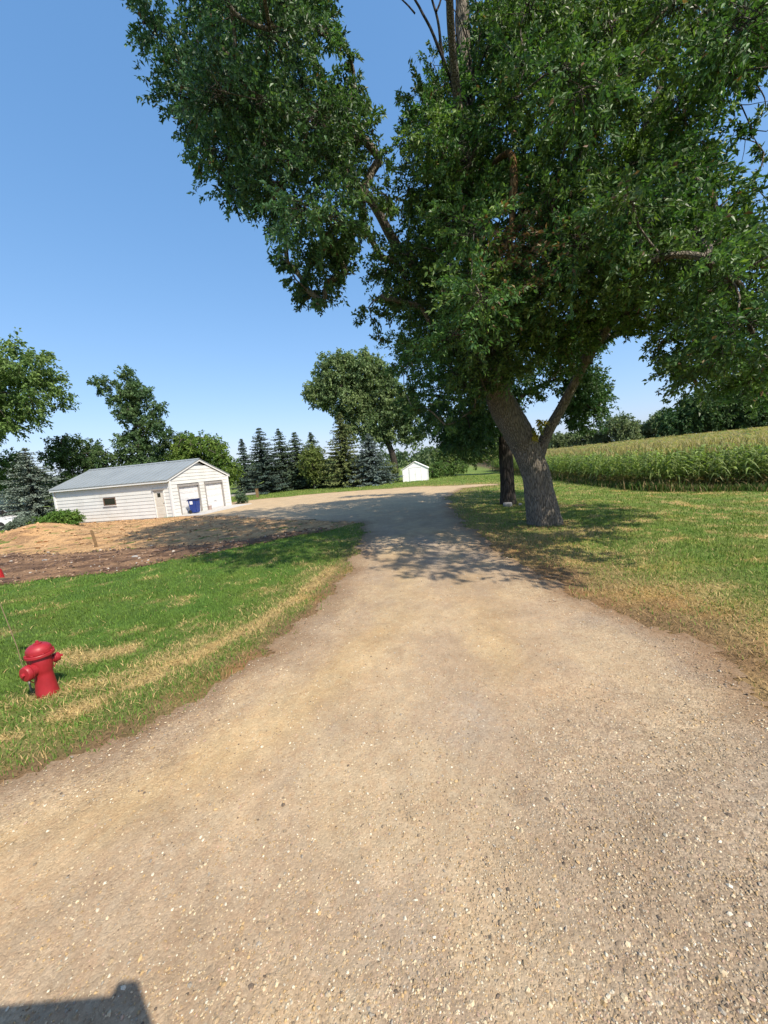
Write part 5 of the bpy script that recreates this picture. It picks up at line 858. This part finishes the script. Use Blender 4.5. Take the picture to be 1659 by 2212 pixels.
for i in range(nb):
    z = .04 + i * BH; holes = []
    if z < MD[2]: holes.append((MD[0], MD[1]))
    if z + BH > WN[2] and z < WN[3]: holes.append((WN[0], WN[1]))
    for a, c in spans(-GL + .07, -.07, holes): board_x(a, c, .03, z, -1).done('clapboard', M_WHITE, gar)
    board_x(-GL + .07, -.07, GW - .03, z, 1).done('clapboard', M_WHITE, gar)
i = 0
while True:
    z = .04 + i * BH; i += 1
    zt = z + BH
    if zt > GA - .16: break
    def lim(zz): 
        return (.07, GW - .07) if zz <= GH - .06 else ((zz - GH + .06) / (GA - GH) * GW / 2 + .07, GW - ((zz - GH + .06) / (GA - GH) * GW / 2 + .07))
    lo, hi = lim(z); tl, th = lim(zt); holes = [(d[0], d[1]) for d in (D1, D2) if z < d[2]]
    sp = spans(lo, hi, holes)
    for a, c in sp:
        board_y(a, c, z, (tl if a == lo else a, th if c == hi else c), -.03).done('clapboard', M_WHITE, gar)
    board_y(lo, hi, z, (tl, th), -GL + .03, -1).done('clapboard', M_WHITE, gar)
# corner boards, rakes, fascia
for (cx0, cx1, cy0, cy1) in ((-.09, .045, -.045, .09), (-.09, .045, GW - .09, GW + .045), (-GL - .045, -GL + .09, -.045, .09), (-GL - .045, -GL + .09, GW - .09, GW + .045)):
    B().box(cx0, cx1, cy0, cy1, -.1, GH - .03, .006).done('corner_board', M_TRIM, gar)
sl = (GA - GH) / (GW / 2); ov = .22
for x0 in (.02, -GL - .07):
    for s in (0, 1):
        P = [(-ov, GH - ov * sl - .06), (GW / 2, GA - .06), (GW / 2, GA + .065), (-ov, GH - ov * sl + .065)]
        if s: P = [(GW - p, q) for p, q in P]
        B().prism(P, 'x', x0, x0 + .05).done('rake_board', M_TRIM, gar)
for y0 in (-ov, GW + ov - .03):
    B().box(-GL - .02, .02, y0, y0 + .03, GH - ov * sl - .08, GH - ov * sl + .055).done('fascia', M_TRIM, gar)
# roof slopes with standing ribs
roof = empty('roof', (0, 0, 0)); roof.parent = gar
for s in (0, 1):
    P = [(-ov - .03, GH - (ov + .03) * sl + .07), (GW / 2, GA + .07), (GW / 2, GA + .10), (-ov - .03, GH - (ov + .03) * sl + .10)]
    if s: P = [(GW - p, q) for p, q in P]
    B().prism(P, 'x', -GL - .10, .10).done('roof_sheet', M_ROOF, roof)
    for k in range(23):
        xr = -GL - .06 + k * (GL + .12) / 22
        Pr = [(p, q + .03) for p, q in P[:2]] + [(p, q + .028) for p, q in P[2:]]
        B().prism([P[3], P[2], (P[2][0], P[2][1] + .028), (P[3][0], P[3][1] + .028)], 'x', xr - .016, xr + .016).done('roof_rib', M_ROOF, roof)
B().prism([(GW / 2 - .16, GA + .065), (GW / 2, GA + .135), (GW / 2 + .16, GA + .065), (GW / 2, GA + .155)], 'x', -GL - .11, .11).done('ridge_cap', M_ROOF, roof)
# overhead doors with four panels each
for (a, c, zt) in (D1, D2):
    d = empty('overhead_door', (-.1, (a + c) / 2, 0)); d.parent = gar
    hw = (c - a) / 2 - .08
    for k in range(4):
        z0 = .02 + k * .48
        B().box(-.03, .02, -hw, hw, z0, z0 + .472, .012).done('panel', M_DOORW, d)
        for q in (-.75, -.25, .25, .75):
            B().box(.018, .03, q * hw - hw * .19, q * hw + hw * .19, z0 + .09, z0 + .38, .005).done('raised_field', M_DOORW, d)
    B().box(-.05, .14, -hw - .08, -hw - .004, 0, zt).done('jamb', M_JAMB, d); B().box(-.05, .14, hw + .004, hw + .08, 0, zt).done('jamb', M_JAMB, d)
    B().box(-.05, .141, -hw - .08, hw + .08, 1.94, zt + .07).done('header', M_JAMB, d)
    B().tube([(.03, -.1, .62), (.06, -.1, .62), (.06, .1, .62), (.03, .1, .62)], .012, 6).done('handle', M_STEEL, d)
# side door
d = empty('side_door', ((MD[0] + MD[1]) / 2, .02, 0)); d.parent = gar; hw = (MD[1] - MD[0]) / 2
B().box(-hw + .07, hw - .07, -.005, .04, .03, MD[2] - .08, .004).done('leaf', mat_plain('tan_door', (.62, .58, .50), .6, .08, 3.), d)
B().box(-hw, -hw + .065, -.045, .03, 0, MD[2]).done('casing', M_TRIM, d); B().box(hw - .065, hw, -.045, .03, 0, MD[2]).done('casing', M_TRIM, d)
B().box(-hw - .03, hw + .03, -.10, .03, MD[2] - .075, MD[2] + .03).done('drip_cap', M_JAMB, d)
for zz in (.2, .8):
    B().box(-hw + .17, hw - .17, -.016, -.004, zz, zz + .5, .004).done('raised_field', mat_plain('tan_field', (.60, .56, .48), .6, .08, 3.), d)
B().box(-.12, .12, -.02, -.003, 1.40, 1.66).done('pane', M_GLASS, d)
B().lathe([(.0, 0), (.03, .0), (.034, .03), (.02, .05), (.0, .052)], 12, Matrix.Translation((hw - .13, -.005, .98)) @ Matrix.Rotation(PI / 2, 4, 'X')).done('knob', M_STEEL, d, 40)
# small window
d = empty('window', ((WN[0] + WN[1]) / 2, .02, WN[2])); d.parent = gar; hw = (WN[1] - WN[0]) / 2; hh = WN[3] - WN[2]
B().box(-hw + .04, hw - .04, -.01, .02, .04, hh - .04).done('pane', M_GLASS, d)
for q in ((-hw, hw, 0, .06), (-hw, hw, hh - .06, hh), (-hw, -hw + .06, .061, hh - .061), (hw - .06, hw, .061, hh - .061)):
    B().box(q[0], q[1], -.04, .025, q[2], q[3], .004).done('frame', M_BROWNF, d)
B().box(-hw - .06, hw + .06, -.08, .0, -.05, -.002).done('sill', M_TRIM, d)
# apron slab
ap = B().box(.03, 2.0, .1, GW - .1, -.16, .035, .015).done('concrete_apron', M_CONC, None); ap.location = (GX, GY, GZ); ap.rotation_euler = (0, 0, GR); setp(ap, kind='structure')

def garage_pt(x, y, z=0): 
    c, s = math.cos(GR), math.sin(GR); return (GX + c * x - s * y, GY + s * x + c * y, GZ + z)
# blue wheeled bin
bn = empty('wheeled_bin', garage_pt(.62, 1.28, .035), GR + .15, label='blue wheeled bin with a white paper on it before the left overhead door', category='bin'); bn.scale = (.9, .9, .95)
b = B(); bm = b.bm
lo = [(-.24, -.26, .06), (.24, -.26, .06), (.24, .26, .06), (-.24, .26, .06)]; hi = [(-.33, -.33, .98), (.30, -.33, .98), (.30, .33, .98), (-.33, .33, .98)]
A = [bm.verts.new(p) for p in lo]; C = [bm.verts.new(p) for p in hi]; bm.faces.new(A[::-1]); bm.faces.new(C)
for i in range(4): bm.faces.new((A[i], A[(i + 1) % 4], C[(i + 1) % 4], C[i]))
bmesh.ops.bevel(bm, geom=bm.edges[:], offset=.025, segments=2, affect='EDGES')
b.done('body', M_BLUE, bn, 40)
B().box(-.37, .35, -.36, .36, .975, 1.0, .008).prism([(-.34, 1.0), (.32, 1.0), (.28, 1.05), (-.30, 1.05)], 'y', -.34, .34).done('lid', M_BLUED, bn)
B().tube([(-.36, -.3, .93), (-.43, -.3, .95), (-.43, .3, .95), (-.36, .3, .93)], .018, 8).done('handle', M_BLUED, bn)
for sy in (-1, 1):
    wv = B().lathe([(.03, -.03), (.125, -.03), (.135, -.015), (.135, .015), (.125, .03), (.03, .03)], 20, Matrix.Translation((-.24, sy * .31, .135)) @ Matrix.Rotation(PI / 2, 4, 'X')).done('wheel', M_BLACK, bn, 40)
B().box(-.17, .05, -.338, -.325, .68, .90, M=Matrix.Rotation(rad(0), 4, 'X')).done('paper', M_PAPER, bn, label='white paper stuck on the side')
# small bucket by the door post
bk = empty('bucket', garage_pt(.42, 3.05, .035), 0, label='small dull bucket standing between the two overhead doors', category='bucket')
B().lathe([(.11, 0), (.14, .28), (.15, .285), (.15, .30), (.135, .30), (.105, .02), (0.01, .02)], 18).done('body', mat_plain('dull_bucket', (.36, .27, .24), .7, .15, 6.), bk, 40)
B().tube([(-.15, 0, .29), (-.16, 0, .36), (0, 0, .40), (.16, 0, .36), (.15, 0, .29)], .006, 5).done('bail', M_STEEL, bk)

# ================================================================== SMALL SHED
sh = empty('garden_shed', (3.85, 43.0, float(terrain(3.85, 43.0)) - .02), rad(-8), label='small white gabled shed at the end of the drive', category='shed')
SW, SD, SHH, SAP = 1.42, 2.4, 1.38, 2.15
b = B(); b.prism([(-SW, 0), (SW, 0), (SW, SHH), (0, SAP), (-SW, SHH)], 'y', 0, .06); b.prism([(-SW, 0), (SW, 0), (SW, SHH), (0, SAP), (-SW, SHH)], 'y', SD - .06, SD)
b.box(-SW, -SW + .05, .06, SD - .06, 0, SHH); b.box(SW - .05, SW, .06, SD - .06, .9, SHH); b.box(SW - .05, SW, .06, .5, 0, .9); b.box(SW - .05, SW, 1.6, SD - .06, 0, .9)
b.done('wall', M_SHEDW, sh)
srf = empty('roof', (0, 0, 0)); srf.parent = sh
ss = (SAP - SHH) / SW
for s in (-1, 1):
    B().prism([(s * (SW + .12), SHH - .12 * ss + .02), (0, SAP + .02), (0, SAP + .07), (s * (SW + .12), SHH - .12 * ss + .07)], 'y', -.1, SD + .1).done('roof_sheet', M_SHEDW, srf)
for s in (-1, 1):
    dd = B().box(min(s * .01, s * .62), max(s * .01, s * .62), -.035, -.004, .05, 1.42, .005).done('door', M_SHEDW, sh)
    B().box(s * .06 - .015, s * .06 + .015, -.05, -.036, .72, .82).done('handle', M_TRIM, dd)
for x in (-SW - .01, SW - .07): B().box(x, x + .08, -.02, .0, 0, SHH - .02).done('corner_board', M_TRIM, sh)
for x0, x1, z0, z1 in ((-.70, -.63, 0, 1.5), (.63, .70, 0, 1.5), (-.70, .70, 1.505, 1.58)): B().box(x0, x1, -.03, -.002, z0, z1).done('door_casing', M_TRIM, sh)

# ================================================================== FIRE HYDRANT
HX, HY = -4.26, 4.40
hz = float(terrain(HX, HY))
hy = empty('fire_hydrant', (HX, HY, hz - .01), 0, label='red fire hydrant standing in the grass at the left', category='hydrant'); hy.scale = (.84, .84, .97)
B().lathe([(.138, -.05), (.134, .02), (.128, .06), (.118, .16), (.106, .27), (.108, .31), (.122, .335), (.124, .47), (.112, .515)], 32).done('barrel', M_RED, hy, 35)
B().lathe([(.105, .510), (.166, .513), (.170, .518), (.170, .545), (.166, .55), (.14, .552)], 32).done('flange', M_RED, hy, 35)
for k in range(8):
    a = k * PI / 4 + .2
    B().lathe([(.015, 0), (.017, .002), (.017, .016), (.0145, .02)], 6, Matrix.Translation((.153 * math.cos(a), .153 * math.sin(a), .549))).done('bolt', M_RED, hy)
B().lathe([(.138, .5505), (.146, .556), (.147, .59), (.142, .61), (.128, .632), (.105, .650), (.075, .662), (.045, .667), (.001, .6675)], 32, lobes=8, amp=.012).done('bonnet', M_RED, hy, 35)
B().lathe([(.046, .660), (.05, .666), (.05, .676), (.034, .68)], 20).done('nut_collar', M_RED, hy, 35)
B().lathe([(.024, .678), (.021, .702), (.017, .705)], 5).done('operating_nut', M_RED, hy)
vd = Vector((-.68, .73, 0)); left = Vector((-.73, -.68, 0)); near = -vd
def nozzle(d, z, R, ln, name):
    d = d.normalized(); M = Matrix.Translation((0, 0, z)) @ d.to_track_quat('Z', 'Y').to_matrix().to_4x4()
    e = empty(name, (0, 0, 0)); e.parent = hy
    B().lathe([(R * .85, .06), (R * .85, ln - .055), (R * 1.12, ln - .05), (R * 1.12, ln - .035), (R * .9, ln - .03)], 24, M).done('throat', M_RED, e, 35)
    B().lathe([(R * 1.0, ln - .032), (R * 1.08, ln - .028), (R * 1.08, ln + .005), (R * .95, ln + .022), (R * .45, ln + .03), (.001, ln + .031)], 24, M, lobes=8, amp=.02).done('cap', M_RED, e, 35)
    B().lathe([(R * .36, ln + .026), (R * .32, ln + .058), (R * .26, ln + .06)], 5, M).done('cap_nut', M_RED, e)
def chain(d, z, R, ln):
    d = d.normalized(); a = d * (ln - .02); p0 = Vector((a.x, a.y, z - R)); p1 = d * .118
    B().tube([p0, p0 + Vector((-d.x * .04, -d.y * .04, -.05)), Vector((p1.x * 1.1, p1.y * 1.1, z - R - .06)), Vector((p1.x * .95, p1.y * .95, z - R - .01))], .006, 6).done('cap_chain', M_RED, hy)
chain(left * .80 + near * .62, .375, .086, .22); chain(-left * .95 + vd * .28, .415, .052, .19)
nozzle(left * .80 + near * .62, .375, .086, .22, 'pumper_nozzle')
nozzle(-left * .95 + vd * .28, .415, .052, .19, 'hose_nozzle')
nozzle(vd * .9 - left * -.6, .43, .052, .19, 'hose_nozzle')
# spring marker rod with flag
mk = empty('hydrant_marker', (-4.50, 4.45, hz), 0, label='thin marker rod with a red flag at the left edge behind the hydrant', category='marker')
rod = [(0, 0, -.05), (-.04, .03, .15), (-.13, .08, .344), (-.19, .13, .538), (-.35, .23, .874), (-.51, .33, 1.189), (-.65, .43, 1.52)]
B().tube(rod, .0045, 6).done('rod', mat_plain('rusty_rod', (.16, .11, .06), .6, .2, 12.), mk)
B().tube([(0, 0, -.05), (-.02, .015, .1), (-.032, .024, .13)], .011, 10).done('spring', M_STEEL, mk)
fl = B(); bm = fl.bm; grid = []
for j in range(4):
    grid.append([bm.verts.new((-.61 - .014 * j + i * .021, .41 + .01 * j + .010 * math.sin(i * 1.1 + j * .3), 1.395 + j * .038 - .003 * i)) for i in range(9)])
for j in range(3):
    for i in range(8): bm.faces.new((grid[j][i], grid[j][i + 1], grid[j + 1][i + 1], grid[j + 1][i]))
bmesh.ops.solidify(bm, geom=bm.faces[:], thickness=.003); fl.done('flag', M_REDF, mk, 60)

# ================================================================== STAKE, ROCKS, RAIL
st = empty('survey_stake', (-11.75, 15.45, float(terrain(-11.75, 15.45))), 0, label='leaning wooden stake in the orange dirt before the garage', category='stake')
Ms = Matrix.Rotation(rad(-7), 4, 'Y')
B().box(-.045, .045, -.03, .03, -.2, .70, .006, M=Ms).done('post', M_WOOD, st)
bs = B(); bs.prism([(-.045, .699), (.045, .699), (.012, .75), (-.012, .75)], 'y', -.028, .028); bmesh.ops.transform(bs.bm, matrix=Ms, verts=bs.bm.verts[:]); bs.done('tip', M_WOOD, st)
def rock(label, x, y, s, mat, sq=(1, .8, .65), seed=0, name='rock', group=None):
    bm = bmesh.new(); bmesh.ops.create_icosphere(bm, subdivisions=3, radius=1); rg = random.Random(seed)
    pl = [Vector((rg.gauss(0, 1), rg.gauss(0, 1), rg.gauss(0, 1))).normalized() for _ in range(9)]
    for v in bm.verts:
        n = v.co.normalized(); k = 1.0
        for p in pl:
            d = n.dot(p)
            if d > .62: k = min(k, .62 / d + .05)
        v.co = Vector((n.x * sq[0], n.y * sq[1], n.z * sq[2])) * k * s * (1 + .05 * rg.random())
    me = bpy.data.meshes.new(name); bm.to_mesh(me); bm.free()
    o = link(name, me, mat); o.location = (x, y, float(terrain(x, y)) + s * sq[2] * .45); o.rotation_euler = (0, 0, rg.uniform(0, 6)); setp(o, label, 'rock', group); return o
rock('pale grey rock lying at the foot of the straight-trunked tree', 5.45, 16.75, .24, M_ROCK, (1.1, .8, .7), 3)
rock('small white rock lying between the two tree trunks', 6.05, 16.9, .11, M_ROCK, (1, .9, .7), 8)
rock('largest pale stone at the edge of the dark topsoil', -8.2, 12.3, .10, M_ROCK, (1.2, .8, .6), 12)
rock('pale stone near the left end of the dark topsoil', -11.9, 13.2, .09, M_ROCK, (1.2, .8, .6), 15)
rl = empty('rail', (-14.0, 40.0, float(terrain(-14, 40))), rad(4), label='low grey rail at the foot of the dark spruces', category='rail')
B().box(-3.2, 1.0, -.05, .05, .30, .50, .01).done('beam', M_GREYW, rl)
for x in (-2.8, -.9): B().box(x - .06, x + .06, .055, .16, -.1, .52).done('post', M_GREYW, rl)
po = empty('short_post', (-12.75, 39.4, float(terrain(-12.7, 39.4))), 0, label='short tan post right of the low grey rail', category='post')
B().box(-.13, .13, -.1, .1, -.1, .85, .02).done('post', M_WOOD, po); B().box(-.15, .15, -.12, .12, .852, .90, .01).done('cap', M_WOOD, po)

# ================================================================== FAR LEFT: HOUSE AND CAR
hs = empty('house', (-41.5, 40.5, 0), rad(8), label='pale house with dull green roof at the left edge', category='house')
B().box(-9, 0, 0, 7, -.2, 2.7).done('wall', M_CREAM, hs)
for k in range(16): B().box(-9.01, .01, -.02, -.002, .05 + k * .165, .05 + k * .165 + .15).done('clapboard', M_CREAM, hs)
hr = empty('roof', (0, 0, 0)); hr.parent = hs
for s in (0, 1):
    P = [(-.4, 2.6), (3.5, 4.3), (3.5, 4.42), (-.4, 2.72)]
    if s: P = [(7 - p, q) for p, q in P]
    B().prism(P, 'x', -9.4, .4).done('roof_slope', M_GREENROOF, hr)
B().prism([(0.02, 2.69), (6.98, 2.69), (3.5, 4.25)], 'x', -.12, -.02).done('gable', M_CREAM, hs)
wd = empty('window', (-1.6, -.02, 1.0)); wd.parent = hs
B().box(-.5, .5, -.03, -.01, 0, 1.1).done('pane', M_GLASS, wd)
for q in ((-.56, -.5, -.05, 1.15), (.5, .56, -.05, 1.15), (-.5, .5, 1.1, 1.15), (-.5, .5, -.05, 0)): B().box(q[0], q[1], -.05, -.008, q[2], q[3]).done('frame', M_TRIM, wd)

cr = empty('parked_car', (-28.6, 28.0, float(terrain(-28.6, 28))), rad(3), label='white car parked at the left edge behind the juniper', category='car')
prof = [(-2.2, .28), (2.15, .28), (2.25, .45), (2.2, .68), (1.9, .80), (1.0, .92), (.35, 1.38), (-1.1, 1.42), (-1.75, 1.0), (-2.2, .92), (-2.28, .6)]
b = B(); b.prism(prof, 'y', -.86, .86); bmesh.ops.bevel(b.bm, geom=b.bm.edges[:], offset=.05, segments=2, affect='EDGES'); b.done('body', M_CARW, cr, 30)
for sy in (-1, 1):
    y0, y1 = (.862, .868) if sy > 0 else (-.868, -.862)
    B().prism([(.78, .95), (.30, 1.32), (-.35, 1.34), (-.35, .95)], 'y', y0, y1).done('side_window', M_GLASS, cr); B().prism([(-.42, .95), (-.42, 1.34), (-1.05, 1.34), (-1.5, .98)], 'y', y0, y1).done('side_window', M_GLASS, cr)
    for xw in (-1.4, 1.4):
        wh = empty('wheel', (xw, sy * .80, .31)); wh.parent = cr
        B().lathe([(.2, -.1), (.3, -.1), (.315, -.08), (.315, .08), (.3, .1), (.2, .1)], 24, Matrix.Rotation(PI / 2, 4, 'X')).done('tyre', M_BLACK, wh, 40)
        B().lathe([(.02, -.09), (.2, -.085), (.2, .085), (.02, .09)], 18, Matrix.Rotation(PI / 2, 4, 'X')).done('rim', M_STEEL, wh, 40)
    B().box(2.19, 2.245, sy * .66 - .16, sy * .66 + .16, .58, .70, .01).done('headlight', M_TRIM, cr)
M = Matrix.Translation((.70, 0, 1.16)) @ Matrix.Rotation(rad(35.0), 4, 'Y')
B().box(-.36, .36, -.68, .68, -.004, .02, M=M).done('windscreen', M_GLASS, cr)

# ================================================================== STAND-IN CART ADDED OUT OF VIEW FOR THE CORNER SHADOW
ct = empty('shadow_cart', (-.95, -.75, 0), 0, label='stand-in cart added out of view to throw the shadow in the bottom left corner', category='cart')
RZ = 2.02
B().box(-.75, .73, -1.0, .93, RZ - .05, RZ, .02).done('roof', M_CART, ct)
B().box(.73, .90, .45, .78, RZ - .04, RZ + .02).prism([(.74, RZ + .02), (.93, RZ + .02), (.88, RZ + .34), (.785, RZ + .34)], 'y', .48, .74).done('shadow_block', M_BLACK, ct)  # added block shaped for the upright stub of the corner shadow
for (x, y) in ((-.68, .85), (.66, .85), (-.68, -.92), (.66, -.92)): B().tube([(x, y, RZ - .06), (x * .98, y * .95, .9)], .022, 8).done('post', M_STEEL, ct)
B().box(-.66, .66, -1.15, .9, .38, .52, .03).done('floor_pan', M_CART, ct)
B().box(-.62, .62, -.75, -.15, .52, .82, .05).done('seat', M_SEAT, ct); B().box(-.62, .62, -.92, -.76, .75, 1.3, .05).done('seat_back', M_SEAT, ct)
B().prism([(.55, .5), (1.05, .5), (1.12, .7), (.95, .92), (.55, .98)], 'x', -.6, .6).done('cowl', M_CART, ct)
B().tube([(-.3 + .17 * math.cos(a), .35 + .1 * math.sin(a), 1.08 + .13 * math.sin(a)) for a in np.linspace(0, 2 * PI, 17)], .014, 6).done('steering_wheel', M_BLACK, ct)
for sx in (-1, 1):
    for yw in (-.85, .72):
        B().lathe([(.05, -.09), (.2, -.1), (.26, -.08), (.27, 0), (.26, .08), (.2, .1), (.05, .09)], 24, Matrix.Translation((sx * .6, yw, .27)) @ Matrix.Rotation(PI / 2, 4, 'Y')).done('wheel', M_BLACK, ct, 40)
